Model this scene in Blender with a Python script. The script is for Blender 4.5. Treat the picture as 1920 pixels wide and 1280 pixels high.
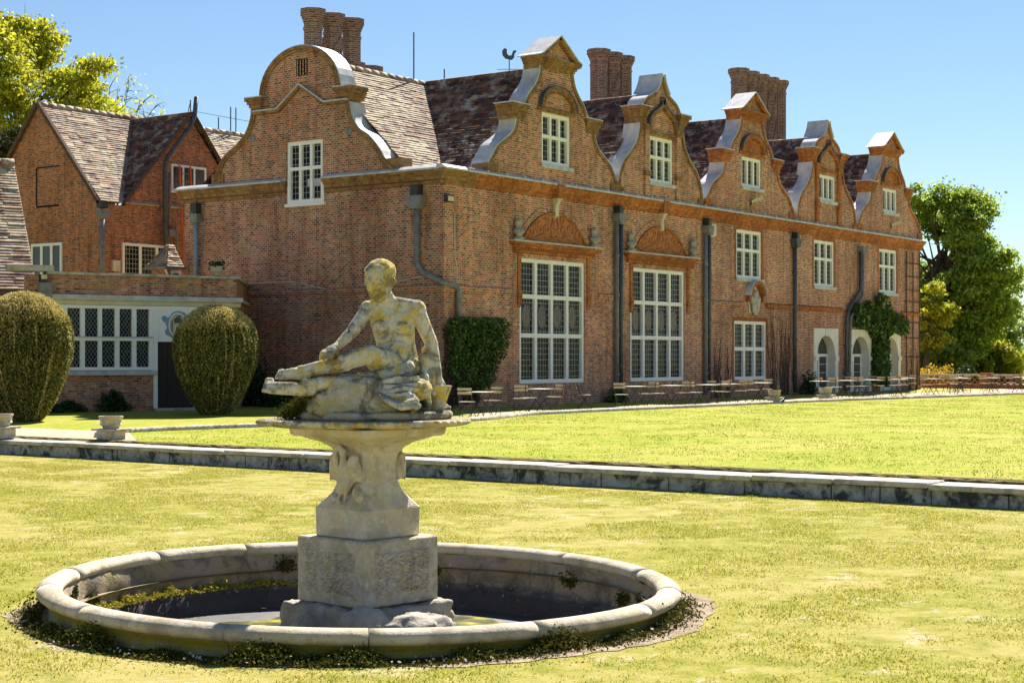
import bpy, bmesh, math, random
import numpy as np
from mathutils import Vector, Matrix

for o in list(bpy.data.objects):
    bpy.data.objects.remove(o)
SC = bpy.context.scene
COL = SC.collection
PI = math.pi
R = math.radians

# ------------------------------------------------------------------ camera, sky, sun, exposure
YAW = R(35.56)                      # viewing direction, measured from the long facade's direction
DV = Vector((math.cos(YAW), math.sin(YAW), 0)); RV = Vector((math.sin(YAW), -math.cos(YAW), 0))
CAM = Vector((-41.74, -32.57, 1.68)); FPX = 3050.0; HOR = 670.0
cd = bpy.data.cameras.new('camera'); cam = bpy.data.objects.new('camera', cd); COL.objects.link(cam)
cam.location = CAM; cam.rotation_euler = (PI/2, 0, YAW - PI/2)
cd.sensor_fit = 'HORIZONTAL'; cd.sensor_width = 36; cd.lens = 36*FPX/1920; cd.shift_y = 30/1920
cd.clip_start = .5; cd.clip_end = 3000
SC.camera = cam

SUN_EL, SUN_AZ = R(45), R(17)       # azimuth measured from +X towards +Y
W = bpy.data.worlds.new('World'); SC.world = W; W.use_nodes = True
wn = W.node_tree; bg = wn.nodes['Background']
sky = wn.nodes.new('ShaderNodeTexSky'); sky.sky_type = 'NISHITA'; sky.sun_disc = False
sky.sun_elevation = SUN_EL; sky.sun_rotation = PI/2 - SUN_AZ
sky.air_density = 1.0; sky.dust_density = 0; sky.ozone_density = 4.0; sky.altitude = 100
wn.links.new(sky.outputs[0], bg.inputs[0]); bg.inputs[1].default_value = .039
sl = bpy.data.lights.new('sun', 'SUN'); sun = bpy.data.objects.new('sun', sl); COL.objects.link(sun)
sl.energy = 4.2; sl.angle = R(.53); sl.color = (1, .93, .82)
sdir = Vector((math.cos(SUN_EL)*math.cos(SUN_AZ), math.cos(SUN_EL)*math.sin(SUN_AZ), math.sin(SUN_EL)))
sun.rotation_euler = (-sdir).to_track_quat('-Z', 'Y').to_euler(); sun.location = sdir*80
SC.view_settings.view_transform = 'Standard'; SC.view_settings.look = 'None'
SC.view_settings.gamma = 1; SC.view_settings.exposure = 1.6
SC.view_settings.use_curve_mapping = False

# ------------------------------------------------------------------ helpers
def ray(x, y): return DV + RV*((x-960)/FPX) + Vector((0, 0, (HOR-y)/FPX))
def ground(x, y, z=0.):             # photo pixel -> point on the level ground
    v = ray(x, y); t = (z-CAM.z)/v.z; return CAM + v*t
def tag(o, label=None, cat=None, group=None, kind=None):
    if label: o['label'] = label
    if cat: o['category'] = cat
    if group: o['group'] = group
    if kind: o['kind'] = kind
    return o
def empty(name, loc=(0, 0, 0), rz=0, parent=None):
    o = bpy.data.objects.new(name, None); COL.objects.link(o); o.location = loc; o.rotation_euler = (0, 0, rz)
    o.parent = parent; o.empty_display_size = .2
    return o
def copy_tree(o, parent=None):
    c = o.copy(); COL.objects.link(c); c.parent = parent
    for ch in list(o.children): copy_tree(ch, c)
    return c

class MB:
    """collects shapes into one mesh"""
    def __init__(s): s.v = []; s.f = []
    def add(s, vs, fs):
        n = len(s.v); s.v += [tuple(p) for p in vs]; s.f += [tuple(i+n for i in f) for f in fs]; return s
    def box(s, x0, x1, y0, y1, z0, z1):
        return s.add([(x0,y0,z0),(x1,y0,z0),(x1,y1,z0),(x0,y1,z0),(x0,y0,z1),(x1,y0,z1),(x1,y1,z1),(x0,y1,z1)],
              [(0,3,2,1),(4,5,6,7),(0,1,5,4),(1,2,6,5),(2,3,7,6),(3,0,4,7)])
    def obox(s, a, b, w, h, up=(0,0,1)):   # bar from a to b, w across, h along up
        a = Vector(a); b = Vector(b); d = (b-a).normalized(); u = Vector(up)
        sd = d.cross(u)
        if sd.length < 1e-4: sd = d.cross(Vector((1,0,0)))
        sd.normalize(); u = sd.cross(d)
        vs = []
        for p in (a, b):
            for i, j in ((-1,-1),(1,-1),(1,1),(-1,1)): vs.append(p + sd*(w/2*i) + u*(h/2*j))
        return s.add(vs, [(3,2,1,0),(4,5,6,7),(0,1,5,4),(1,2,6,5),(2,3,7,6),(3,0,4,7)])
    def prism(s, poly, a0, a1, axis='y'):  # polygon in (x,z) pushed along y, or in (y,z) along x, or (x,y) along z
        n = len(poly)
        def P(p, t):
            return (p[0], t, p[1]) if axis == 'y' else ((t, p[0], p[1]) if axis == 'x' else (p[0], p[1], t))
        vs = [P(p, a0) for p in poly] + [P(p, a1) for p in poly]
        fs = [tuple(range(n)), tuple(range(2*n-1, n-1, -1))] + [(i, n+i, n+(i+1) % n, (i+1) % n) for i in range(n)]
        return s.add(vs, fs)
    def tube(s, pts, r, n=8, cap=True):
        pts = [Vector(p) for p in pts]; m = len(pts); rs = r if isinstance(r, (list, tuple)) else [r]*m
        t0 = (pts[1]-pts[0]).normalized(); u = t0.orthogonal().normalized(); vs = []
        for i, p in enumerate(pts):
            t = (pts[min(i+1, m-1)]-pts[max(i-1, 0)]).normalized()
            u = (u - t*u.dot(t)).normalized(); w = t.cross(u)
            for k in range(n):
                a = 2*PI*k/n; vs.append(p + (u*math.cos(a)+w*math.sin(a))*rs[i])
        fs = [(i*n+k, i*n+(k+1) % n, (i+1)*n+(k+1) % n, (i+1)*n+k) for i in range(m-1) for k in range(n)]
        if cap: fs += [tuple(range(n-1, -1, -1)), tuple(range((m-1)*n, m*n))]
        return s.add(vs, fs)
    def lathe(s, prof, n=24, c=(0,0), cap=True, a0=0, a1=2*PI):  # prof: (radius, z)
        vs = []; full = abs(a1-a0-2*PI) < 1e-6; m = n if full else n+1
        for r_, z in prof:
            for k in range(m):
                a = a0+(a1-a0)*k/n; vs.append((c[0]+r_*math.cos(a), c[1]+r_*math.sin(a), z))
        fs = []
        for i in range(len(prof)-1):
            for k in range(n):
                k2 = (k+1) % m
                fs.append((i*m+k, i*m+k2, (i+1)*m+k2, (i+1)*m+k))
        if cap and full: fs += [tuple(range(m-1, -1, -1)), tuple(range((len(prof)-1)*m, len(prof)*m))]
        return s.add(vs, fs)
    def ball(s, c, r, n=12, m=8, rot=None):
        rx, ry, rz = r if isinstance(r, (tuple, list)) else (r, r, r)
        vs = [Vector((0,0,rz))]
        for i in range(1, m):
            t = PI*i/m
            for k in range(n):
                a = 2*PI*k/n; vs.append(Vector((rx*math.sin(t)*math.cos(a), ry*math.sin(t)*math.sin(a), rz*math.cos(t))))
        vs.append(Vector((0,0,-rz)))
        if rot is not None: vs = [rot @ v for v in vs]
        c = Vector(c); vs = [v+c for v in vs]
        fs = [(0, 1+k, 1+(k+1) % n) for k in range(n)]
        for i in range(m-2):
            for k in range(n): fs.append((1+i*n+k, 1+(i+1)*n+k, 1+(i+1)*n+(k+1) % n, 1+i*n+(k+1) % n))
        b = 1+(m-2)*n; L = len(vs)-1
        fs += [(b+k, L, b+(k+1) % n) for k in range(n)]
        return s.add(vs, fs)
    def limb(s, a, b, ra, rb, k=None):   # overlapping balls from a to b: joined by the remesh
        a = Vector(a); b = Vector(b); L = (b-a).length
        k = k or max(2, int(L/(min(ra, rb)*.35))+1)
        for i in range(k+1):
            t = i/k; s.ball(a.lerp(b, t), ra+(rb-ra)*t, 10, 7)
        return s
    def mesh(s, name):
        me = bpy.data.meshes.new(name); me.from_pydata(s.v, [], s.f); me.update(); return me
    def build(s, name, mat, parent=None, smooth=False, bevel=0, fix=True):
        me = s.mesh(name)
        if fix or bevel:
            b = bmesh.new(); b.from_mesh(me)
            if bevel: bmesh.ops.bevel(b, geom=list(b.edges), offset=bevel, segments=1, affect='EDGES', clamp_overlap=True)
            bmesh.ops.recalc_face_normals(b, faces=list(b.faces)); b.to_mesh(me); b.free()
        o = bpy.data.objects.new(name, me); COL.objects.link(o); o.parent = parent
        if mat: me.materials.append(mat)
        if smooth: me.polygons.foreach_set('use_smooth', [True]*len(me.polygons))
        return o

def remeshed(mb, name, mat, parent, voxel, smooth=4, disp=None):
    me = mb.mesh('tmp'); t = bpy.data.objects.new('tmp', me); COL.objects.link(t)
    md = t.modifiers.new('r', 'REMESH'); md.mode = 'VOXEL'; md.voxel_size = voxel
    if smooth:
        sm = t.modifiers.new('s', 'SMOOTH'); sm.factor = .5; sm.iterations = smooth
    if disp:
        tx = bpy.data.textures.new('d', 'CLOUDS'); tx.noise_scale = disp[1]; tx.noise_depth = 3
        dm = t.modifiers.new('d', 'DISPLACE'); dm.texture = tx; dm.strength = disp[0]; dm.texture_coords = 'LOCAL'; dm.mid_level = .5
    dg = bpy.context.evaluated_depsgraph_get(); dg.update()
    nm = bpy.data.meshes.new_from_object(t.evaluated_get(dg)); nm.name = name
    bpy.data.objects.remove(t)
    o = bpy.data.objects.new(name, nm); COL.objects.link(o); o.parent = parent
    nm.materials.clear(); nm.materials.append(mat)
    nm.polygons.foreach_set('use_smooth', [True]*len(nm.polygons))
    return o

def quads(name, V, mat, parent=None, per=4):     # V: (n, per, 3) separate faces, fast
    n = V.shape[0]; me = bpy.data.meshes.new(name)
    me.vertices.add(n*per); me.vertices.foreach_set('co', V.astype(np.float32).ravel())
    me.loops.add(n*per); me.loops.foreach_set('vertex_index', np.arange(n*per, dtype=np.int32))
    me.polygons.add(n); me.polygons.foreach_set('loop_start', np.arange(n, dtype=np.int32)*per)
    me.update(calc_edges=True); me.materials.append(mat)
    o = bpy.data.objects.new(name, me); COL.objects.link(o); o.parent = parent
    return o
RNG = np.random.default_rng(7)
def unit(a): return a/np.maximum(np.linalg.norm(a, axis=-1, keepdims=True), 1e-9)
def leaf_quads(P, size, aspect=.6, bias=None, amount=0.):
    """diamond-shaped leaves; bias: preferred long-axis direction"""
    n = len(P); a = unit(RNG.normal(size=(n, 3)))
    if bias is not None: a = unit(a*(1-amount)+np.asarray(bias)*amount)
    b = unit(np.cross(a, RNG.normal(size=(n, 3)))); s = size*RNG.uniform(.6, 1.3, (n, 1))
    return np.stack([P-a*s, P+b*s*aspect, P+a*s, P-b*s*aspect], 1)

# ------------------------------------------------------------------ materials
class NT:
    def __init__(s, name):
        s.m = bpy.data.materials.new(name); s.m.use_nodes = True; s.t = s.m.node_tree
        s.b = s.t.nodes['Principled BSDF']; s.out = s.t.nodes['Material Output']
    def n(s, typ, ins=None, **kw):
        nd = s.t.nodes.new('ShaderNode'+typ)
        for k, v in kw.items(): setattr(nd, k, v)
        for k, v in (ins or {}).items():
            if isinstance(v, bpy.types.NodeSocket): s.t.links.new(v, nd.inputs[k])
            else: nd.inputs[k].default_value = v
        return nd
    def link(s, a, b): s.t.links.new(a, b)
    def obj(s): return s.n('TexCoord').outputs['Object']
    def noise(s, scale, detail=4, vec=None, rough=.6, dist=0):
        return s.n('TexNoise', {'Vector': vec if vec is not None else s.obj(), 'Scale': scale, 'Detail': detail, 'Roughness': rough, 'Distortion': dist}).outputs['Fac']
    def ramp(s, fac, stops, interp='LINEAR'):
        r = s.n('ValToRGB', {'Fac': fac}); cr = r.color_ramp; cr.interpolation = interp
        while len(cr.elements) < len(stops): cr.elements.new(.5)
        for e, (p, c) in zip(cr.elements, stops):
            e.position = p; e.color = (*c, 1) if len(c) == 3 else c
        return r.outputs['Color']
    def mix(s, f, a, b, mode='MIX'):
        nd = s.n('Mix', data_type='RGBA', blend_type=mode)
        for i, v in ((0, f), (6, a), (7, b)):
            if isinstance(v, bpy.types.NodeSocket): s.t.links.new(v, nd.inputs[i])
            else: nd.inputs[i].default_value = v if i == 0 else ((*v, 1) if len(v) == 3 else v)
        return nd.outputs[2]
    def math(s, op, a, b=0., c=None):
        nd = s.n('Math', operation=op)
        for i, v in enumerate((a, b, c)):
            if v is None: continue
            if isinstance(v, bpy.types.NodeSocket): s.t.links.new(v, nd.inputs[i])
            else: nd.inputs[i].default_value = v
        return nd.outputs[0]
    def scaled(s, v, sc): return s.n('Mapping', {'Vector': v, 'Scale': sc}).outputs[0]
    def bump(s, h, strength=.4, dist=.02):
        b = s.n('Bump', {'Height': h, 'Strength': strength, 'Distance': dist}); s.link(b.outputs[0], s.b.inputs['Normal'])
    def col(s, c):
        if isinstance(c, bpy.types.NodeSocket): s.link(c, s.b.inputs['Base Color'])
        else: s.b.inputs['Base Color'].default_value = (*c, 1)
    def set(s, **k):
        for a, v in k.items(): s.b.inputs[a.replace('_', ' ')].default_value = v
        return s
    def wall_uv(s):   # (along the wall, up) for walls parallel to local x or y
        tc = s.n('TexCoord'); o = s.n('SeparateXYZ', {0: tc.outputs['Object']}); nn = s.n('SeparateXYZ', {0: tc.outputs['Normal']})
        k = s.math('GREATER_THAN', s.math('ABSOLUTE', nn.outputs[0]), .7)
        u = s.math('ADD', s.math('MULTIPLY', o.outputs[1], k), s.math('MULTIPLY', o.outputs[0], s.math('SUBTRACT', 1, k)))
        return s.n('CombineXYZ', {0: u, 1: o.outputs[2]}).outputs[0], o

def brick_mat(name, stops, mortar, stain=(.5, .5, .5), stain_amt=.5, lichen=0., row=.075, width=.19, msize=.013):
    t = NT(name); uv, o = t.wall_uv()
    wob = t.n('VectorMath', {0: t.n('TexNoise', {'Vector': uv, 'Scale': 1.3, 'Detail': 2}).outputs['Color'], 1: (.5, .5, .5)}, operation='SUBTRACT').outputs[0]
    uv2 = t.n('VectorMath', {0: uv, 1: t.n('VectorMath', {0: wob, 'Scale': .05}, operation='SCALE').outputs[0]}, operation='ADD').outputs[0]
    br = t.n('TexBrick', {'Vector': uv2, 'Color1': (0, 0, 0, 1), 'Color2': (1, 1, 1, 1), 'Mortar': (.5, .5, .5, 1), 'Scale': 1., 'Mortar Size': msize,
                          'Mortar Smooth': .2, 'Bias': 0., 'Brick Width': width, 'Row Height': row}, offset=.5)
    c = t.ramp(br.outputs['Color'], stops)
    big = t.ramp(t.noise(.45, 5, uv, .65), [(.32, (0, 0, 0)), (.68, (1, 1, 1))])
    fine = t.noise(9, 3, uv)
    c = t.mix(t.math('MULTIPLY', br.outputs['Fac'], .9), c, mortar)
    c = t.mix(t.math('MULTIPLY', big, stain_amt), c, stain, 'MULTIPLY')
    streak = t.ramp(t.noise(1, 4, t.scaled(uv, (3.2, .25, 1)), .72), [(.46, (0, 0, 0)), (.66, (1, 1, 1))])
    c = t.mix(t.math('MULTIPLY', streak, .6), c, (.42, .38, .35), 'MULTIPLY')
    c = t.mix(.5, c, t.ramp(fine, [(.3, (.55, .55, .55)), (.7, (1.35, 1.35, 1.35))]), 'MULTIPLY')
    if lichen:
        li = t.ramp(t.noise(.8, 6, uv, .7), [(.52, (0, 0, 0)), (.66, (1, 1, 1))])
        c = t.mix(t.math('MULTIPLY', li, lichen), c, (.36, .29, .10))
    t.col(c); t.set(Roughness=.9, Specular_IOR_Level=.2)
    t.bump(t.math('ADD', t.math('MULTIPLY', br.outputs['Fac'], -1), t.math('MULTIPLY', fine, .5)), .5, .012)
    return t.m

def plain(name, c1, c2, scale=3, rough=.8, spec=.3, bump=.2, detail=5, metal=0, stretch=(1, 1, 1)):
    t = NT(name); v = t.scaled(t.obj(), stretch); f = t.noise(scale, detail, v, .65)
    t.col(t.ramp(f, [(.3, c1), (.7, c2)])); t.set(Roughness=rough, Specular_IOR_Level=spec, Metallic=metal)
    if bump: t.bump(t.noise(scale*6, 4, v), bump, .01)
    return t.m

def stone_mat(name, base, dark, lichen, lam=.5, dam=.6, scale=3., bump=.5, bscale=25, band=None, top=0):
    """weathered stone: pale base, blotches of ochre lichen, dark algae, small pits"""
    t = NT(name); v = t.obj()
    c = t.ramp(t.noise(scale*1.7, 6, v, .7), [(.25, tuple(x*.65 for x in base)), (.75, base)])
    d = t.ramp(t.noise(scale*.8, 7, v, .72, .6), [(.48, (0, 0, 0)), (.58, (1, 1, 1))])
    l = t.ramp(t.noise(scale*1.1, 7, t.n('VectorMath', {0: v, 1: (7.3, 2.1, 4.4)}, operation='ADD').outputs[0], .72, .4), [(.47, (0, 0, 0)), (.58, (1, 1, 1))])
    c = t.mix(t.math('MULTIPLY', l, lam), c, lichen)
    c = t.mix(t.math('MULTIPLY', d, dam), c, dark)
    if top:       # black crust of old lichen on ledges and upper faces, broken up
        nz_ = t.n('SeparateXYZ', {0: t.n('TexCoord').outputs['Normal']}).outputs[2]
        k_ = t.n('MapRange', {0: t.math('ADD', nz_, t.math('MULTIPLY', t.math('SUBTRACT', t.noise(scale*1.6, 6, v, .75), .5), 2.6)), 1: .55, 2: .95}).outputs[0]
        c = t.mix(t.math('MULTIPLY', k_, top), c, dark)
    if band:      # algae growing in a ragged band between two heights
        z = t.n('SeparateXYZ', {0: v}).outputs[2]; nz = t.noise(5, 5, t.scaled(v, (1, 1, .25)), .7)
        m_ = t.math('MULTIPLY', t.n('MapRange', {0: t.math('ADD', z, t.math('MULTIPLY', t.math('SUBTRACT', nz, .5), .14)), 1: band[0], 2: band[1]}, interpolation_type='SMOOTHSTEP').outputs[0], band[3])
        c = t.mix(m_, c, band[2])
    spots = t.ramp(t.noise(scale*14, 3, v, .6), [(.62, (0, 0, 0)), (.7, (1, 1, 1))])
    c = t.mix(t.math('MULTIPLY', spots, .5), c, tuple(x*.35 for x in base))
    w = t.ramp(t.noise(scale*9, 3, t.n('VectorMath', {0: v, 1: (1.3, 8.1, .4)}, operation='ADD').outputs[0], .6), [(.66, (0, 0, 0)), (.72, (1, 1, 1))])
    c = t.mix(t.math('MULTIPLY', w, .45), c, (.62, .6, .55))
    t.col(c); t.set(Roughness=.92, Specular_IOR_Level=.15)
    t.bump(t.math('ADD', t.noise(bscale, 6, v, .7), t.math('MULTIPLY', t.noise(scale*3, 4, v), 1.2)), bump, .02)
    return t.m

def leaf_mat(name, stops, trans=.35, rough=.5, spec=.3):
    t = NT(name); rnd = t.n('NewGeometry').outputs['Random Per Island']
    big = t.noise(.6, 2)
    f = t.math('ADD', t.math('MULTIPLY', rnd, .7), t.math('MULTIPLY', big, .3))
    c = t.ramp(f, stops); t.col(c); t.set(Roughness=rough, Specular_IOR_Level=spec)
    if trans:
        tr = t.n('BsdfTranslucent', {'Color': c}); mx = t.n('MixShader', {0: trans, 1: t.b.outputs[0], 2: tr.outputs[0]})
        t.link(mx.outputs[0], t.out.inputs[0])
    return t.m

def glass_mat(name, kind):
    """dark old glass held in lead cames: 'rect' or 'diamond' quarries"""
    t = NT(name); uv, o = t.wall_uv()
    if kind == 'diamond':
        s = t.n('SeparateXYZ', {0: uv}); a = t.math('ADD', t.math('MULTIPLY', s.outputs[0], 1/.115), t.math('MULTIPLY', s.outputs[1], 1/.17))
        b = t.math('SUBTRACT', t.math('MULTIPLY', s.outputs[0], 1/.115), t.math('MULTIPLY', s.outputs[1], 1/.17))
        ln = t.math('MAXIMUM', t.math('GREATER_THAN', t.math('FRACT', a), .89), t.math('GREATER_THAN', t.math('FRACT', b), .89))
        cell = t.n('TexWhiteNoise', {'Vector': t.n('CombineXYZ', {0: t.math('FLOOR', a), 1: t.math('FLOOR', b)}).outputs[0]}).outputs['Color']
    else:
        br = t.n('TexBrick', {'Vector': uv, 'Color1': (0, 0, 0, 1), 'Color2': (1, 1, 1, 1), 'Mortar': (0, 0, 0, 1), 'Scale': 1, 'Mortar Size': .011, 'Mortar Smooth': 0,
                              'Brick Width': .17, 'Row Height': .2}, offset=0 if kind == 'rect' else .5)
        ln = br.outputs['Fac']; cell = br.outputs['Color']
    tint = t.n('SeparateXYZ', {0: cell}).outputs[0]
    g = t.ramp(tint, [(0, (.003, .005, .006)), (.6, (.009, .014, .016)), (.85, (.028, .032, .026)), (1, (.07, .055, .022))])
    t.col(t.mix(ln, g, (.3, .32, .33))); t.set(Specular_IOR_Level=.1)
    t.link(t.math('ADD', t.math('MULTIPLY', ln, .5), .06), t.b.inputs['Roughness'])
    bm = t.n('Bump', {'Height': t.math('ADD', t.math('MULTIPLY', ln, 1.), t.math('MULTIPLY', t.noise(6, 2), .6)), 'Strength': .25, 'Distance': .01}); t.link(bm.outputs[0], t.b.inputs['Normal'])
    return t.m

def tile_mat(name, stops, lichen, lam, l2=.52):
    t = NT(name); v = t.obj(); rnd = t.n('NewGeometry').outputs['Random Per Island']
    c = t.ramp(rnd, stops)
    c = t.mix(.5, c, t.ramp(t.noise(7, 4, v), [(.3, (.5, .5, .5)), (.7, (1.4, 1.4, 1.4))]), 'MULTIPLY')
    li = t.ramp(t.noise(2.2, 7, v, .75), [(l2, (0, 0, 0)), (l2+.1, (1, 1, 1))])
    li2 = t.ramp(t.noise(.35, 3, v), [(.35, (.25, .25, .25)), (.65, (1, 1, 1))])
    c = t.mix(t.math('MULTIPLY', t.math('MULTIPLY', li, li2), lam), c, lichen)
    t.col(c); t.set(Roughness=.85, Specular_IOR_Level=.25); t.bump(t.noise(30, 4, v), .3, .01)
    return t.m

M = {}
BR = [(0, (.13, .075, .065)), (.18, (.33, .135, .09)), (.5, (.56, .2, .105)), (.8, (.68, .27, .125)), (1, (.74, .37, .18))]
M['brick'] = brick_mat('brick_weathered', BR, (.74, .59, .46), (.52, .43, .38), .7)
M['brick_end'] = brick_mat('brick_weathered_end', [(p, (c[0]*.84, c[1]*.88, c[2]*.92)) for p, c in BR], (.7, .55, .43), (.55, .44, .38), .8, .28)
M['brick_red'] = brick_mat('brick_red', [(0, (.1, .06, .055)), (.25, (.32, .1, .05)), (.6, (.48, .15, .055)), (1, (.6, .23, .08))], (.48, .33, .24), (.6, .5, .45), .4)
M['brick_annex'] = brick_mat('brick_annex', BR, (.45, .38, .3), (.55, .5, .45), .5, .5)
M['brick_chimney'] = brick_mat('brick_chimney', [(0, (.1, .06, .06)), (.5, (.27, .13, .115)), (1, (.4, .21, .18))], (.5, .4, .35), (.4, .38, .36), .6)
M['orange'] = brick_mat('rubbed_brick', [(0, (.36, .12, .045)), (.5, (.53, .19, .06)), (1, (.64, .26, .085))], (.36, .16, .08), (.5, .42, .37), .7, .12, msize=.008)
M['molding'] = brick_mat('moulded_brick_lichen', [(0, (.2, .11, .06)), (.5, (.32, .17, .075)), (1, (.42, .23, .1))], (.38, .27, .14), (.5, .45, .38), .6, .6, msize=.005)
M['terracotta'] = plain('terracotta', (.36, .13, .055), (.52, .21, .09), 4, .8)
M['lead'] = plain('lead_sheet', (.34, .35, .38), (.6, .61, .63), 3, .55, .4, .15, stretch=(1, 1, .4))
M['white'] = plain('white_paint', (.78, .77, .74), (.88, .87, .84), 3, .55, .4, .05)
M['cream'] = plain('cream_stone', (.52, .46, .34), (.72, .66, .52), 2.5, .85, .2, .15)
M['white_stone'] = plain('white_limestone', (.68, .64, .56), (.82, .79, .72), 2.5, .85, .2, .15)
M['pane'] = glass_mat('leaded_glass', 'rect'); M['pane_d'] = glass_mat('diamond_glass', 'diamond')
M['pane_plain'] = plain('window_glass', (.03, .035, .035), (.07, .075, .07), 1, .08, .5, 0)
TS = [(0, (.05, .028, .03)), (.4, (.105, .05, .042)), (.75, (.16, .08, .055)), (1, (.25, .14, .085))]
M['tile'] = tile_mat('roof_tile', TS, (.6, .57, .5), .85, .5)
M['tile_pale'] = tile_mat('roof_tile_lit_lichen', [(p, tuple(x*1.5+.04 for x in c)) for p, c in TS], (.6, .54, .38), .85, .42)  # lighter tile copy for sunlit slopes: sun brightness in the colour, plus lichen
M['iron'] = plain('cast_iron', (.045, .05, .06), (.1, .105, .12), 5, .5, .4, .1)
M['pipe_lead'] = plain('lead_pipe', (.13, .13, .14), (.26, .26, .27), 4, .6, .3, .1)
M['door'] = plain('dark_oak', (.012, .01, .01), (.045, .03, .025), 3, .6, .3, .3, stretch=(14, 14, .5))
M['stone'] = stone_mat('statue_stone', (.86, .81, .69), (.06, .053, .043), (.72, .53, .06), .85, .62, 6.5, 1.0, 32, top=.62)
M['stone_dark'] = stone_mat('statue_rock', (.6, .56, .47), (.06, .056, .048), (.5, .38, .08), .55, .75, 4.6, .9, top=.5)
M['stone_ped'] = stone_mat('pedestal_stone', (.8, .73, .6), (.34, .28, .2), (.64, .5, .18), .5, .5, 4.2, .7)
M['stone_rough'] = stone_mat('tooled_stone', (.78, .69, .54), (.3, .25, .18), (.44, .34, .14), .4, .5, 7, 1., 22)
M['stone_rock'] = stone_mat('rock', (.5, .45, .39), (.2, .18, .16), (.26, .22, .12), .3, .5, 3, .9, 12)
M['stone_rim'] = stone_mat('basin_rim', (.68, .59, .47), (.2, .17, .13), (.45, .36, .14), .35, .5, 2.4)
M['stone_basin'] = stone_mat('basin_wall', (.5, .43, .3), (.1, .09, .04), (.42, .35, .03), .6, .4, 2.2, .7, band=(-.02, .09, (.3, .24, .015), .9))
M['stone_inside'] = stone_mat('basin_inside', (.4, .33, .26), (.07, .06, .055), (.36, .28, .07), .45, .6, 2.2, .8, band=(-.1, -.19, (.05, .048, .055), .92))
M['coping'] = stone_mat('coping_stone', (.6, .56, .5), (.17, .165, .16), (.48, .4, .2), .35, .6, 3.2)
M['wall_stone'] = stone_mat('wall_stone', (.42, .41, .39), (.03, .034, .038), (.66, .64, .58), .55, .9, 3.6)
M['kerb'] = stone_mat('kerb_stone', (.64, .6, .52), (.18, .165, .13), (.52, .34, .06), .55, .6, 4)
M['moss'] = leaf_mat('moss', [(.2, (.03, .04, .008)), (.6, (.1, .1, .015)), (.9, (.2, .17, .03))], .1, .9, .1)
M['moss_bright'] = leaf_mat('moss_bright', [(.1, (.16, .15, .02)), (.5, (.36, .32, .04)), (.85, (.5, .42, .08)), (1, (.5, .2, .03))], .2, .9, .1)
M['yew'] = leaf_mat('yew', [(.15, (.04, .055, .014)), (.45, (.12, .13, .03)), (.7, (.3, .26, .065)), (.95, (.58, .45, .15))], .15, .6, .2)
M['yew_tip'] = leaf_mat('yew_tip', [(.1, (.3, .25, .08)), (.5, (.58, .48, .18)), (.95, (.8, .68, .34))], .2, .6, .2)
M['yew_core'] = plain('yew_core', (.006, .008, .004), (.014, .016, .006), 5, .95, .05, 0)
M['ivy'] = leaf_mat('ivy', [(.2, (.035, .07, .015)), (.6, (.09, .16, .03)), (.95, (.2, .29, .06))], .25, .4, .3)
M['shrub'] = leaf_mat('shrub', [(.2, (.018, .035, .012)), (.6, (.04, .08, .02)), (.95, (.1, .16, .04))], .2, .5, .3)
M['oak'] = leaf_mat('oak_leaf', [(.15, (.12, .2, .03)), (.5, (.23, .34, .045)), (.9, (.46, .52, .09))], .6)
M['lime'] = leaf_mat('young_leaf', [(.15, (.22, .25, .015)), (.5, (.42, .43, .03)), (.9, (.6, .57, .06))], .55)
M['gold'] = leaf_mat('golden_leaf', [(.1, (.3, .2, .02)), (.6, (.55, .38, .03)), (1, (.65, .5, .06))], .3)
M['conifer'] = leaf_mat('conifer_leaf', [(.1, (.035, .045, .012)), (.6, (.085, .095, .025)), (1, (.16, .15, .05))], .2)
M['far'] = leaf_mat('far_leaf', [(.1, (.1, .14, .07)), (.6, (.17, .22, .1)), (1, (.26, .3, .13))], .3)
M['bark'] = plain('bark', (.05, .04, .03), (.13, .11, .085), 6, .95, .1, .6, stretch=(1, 1, .25))
M['twig'] = plain('dry_stem', (.07, .045, .04), (.15, .1, .075), 6, .9, .1, .3)
M['slat'] = plain('pale_wood', (.42, .34, .22), (.6, .5, .34), 5, .7, .2, .1, stretch=(1, 6, 6))
M['table_top'] = plain('pale_green_paint', (.5, .52, .42), (.64, .66, .55), 4, .6, .3, .05)
M['metal_leg'] = plain('black_metal', (.015, .016, .016), (.04, .04, .04), 6, .45, .4, 0)
M['ladder'] = plain('orange_ladder', (.6, .09, .02), (.75, .15, .03), 4, .6, .3, 0)
M['pot'] = plain('orange_pot', (.5, .12, .03), (.65, .2, .06), 6, .7, .3, .1)
M['black'] = plain('black_plastic', (.02, .02, .022), (.045, .045, .05), 5, .5, .4, 0)
M['lamp_glass'] = plain('lamp_glass', (.5, .45, .25), (.65, .6, .4), 6, .2, .5, 0)
M['mud'] = plain('basin_mud', (.03, .03, .035), (.09, .085, .08), 2, .6, .4, .4)
M['blue_paint'] = plain('blue_paint', (.14, .25, .36), (.24, .36, .47), 6, .6, .3, .1)
M['red_paint'] = plain('red_paint', (.45, .05, .04), (.6, .1, .06), 8, .6, .3, .1)
M['cable'] = plain('grey_cable', (.45, .44, .42), (.6, .58, .55), 4, .6, .3, 0)
M['near_black'] = plain('dark_recess', (.01, .01, .012), (.025, .02, .02), 4, .95, .1, 0)  # shade inside openings put into the colour; also dark window edges
M['curtain'] = plain('pale_curtain', (.3, .3, .27), (.5, .5, .46), 2, .9, .1, .2, stretch=(9, 9, .4))
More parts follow.
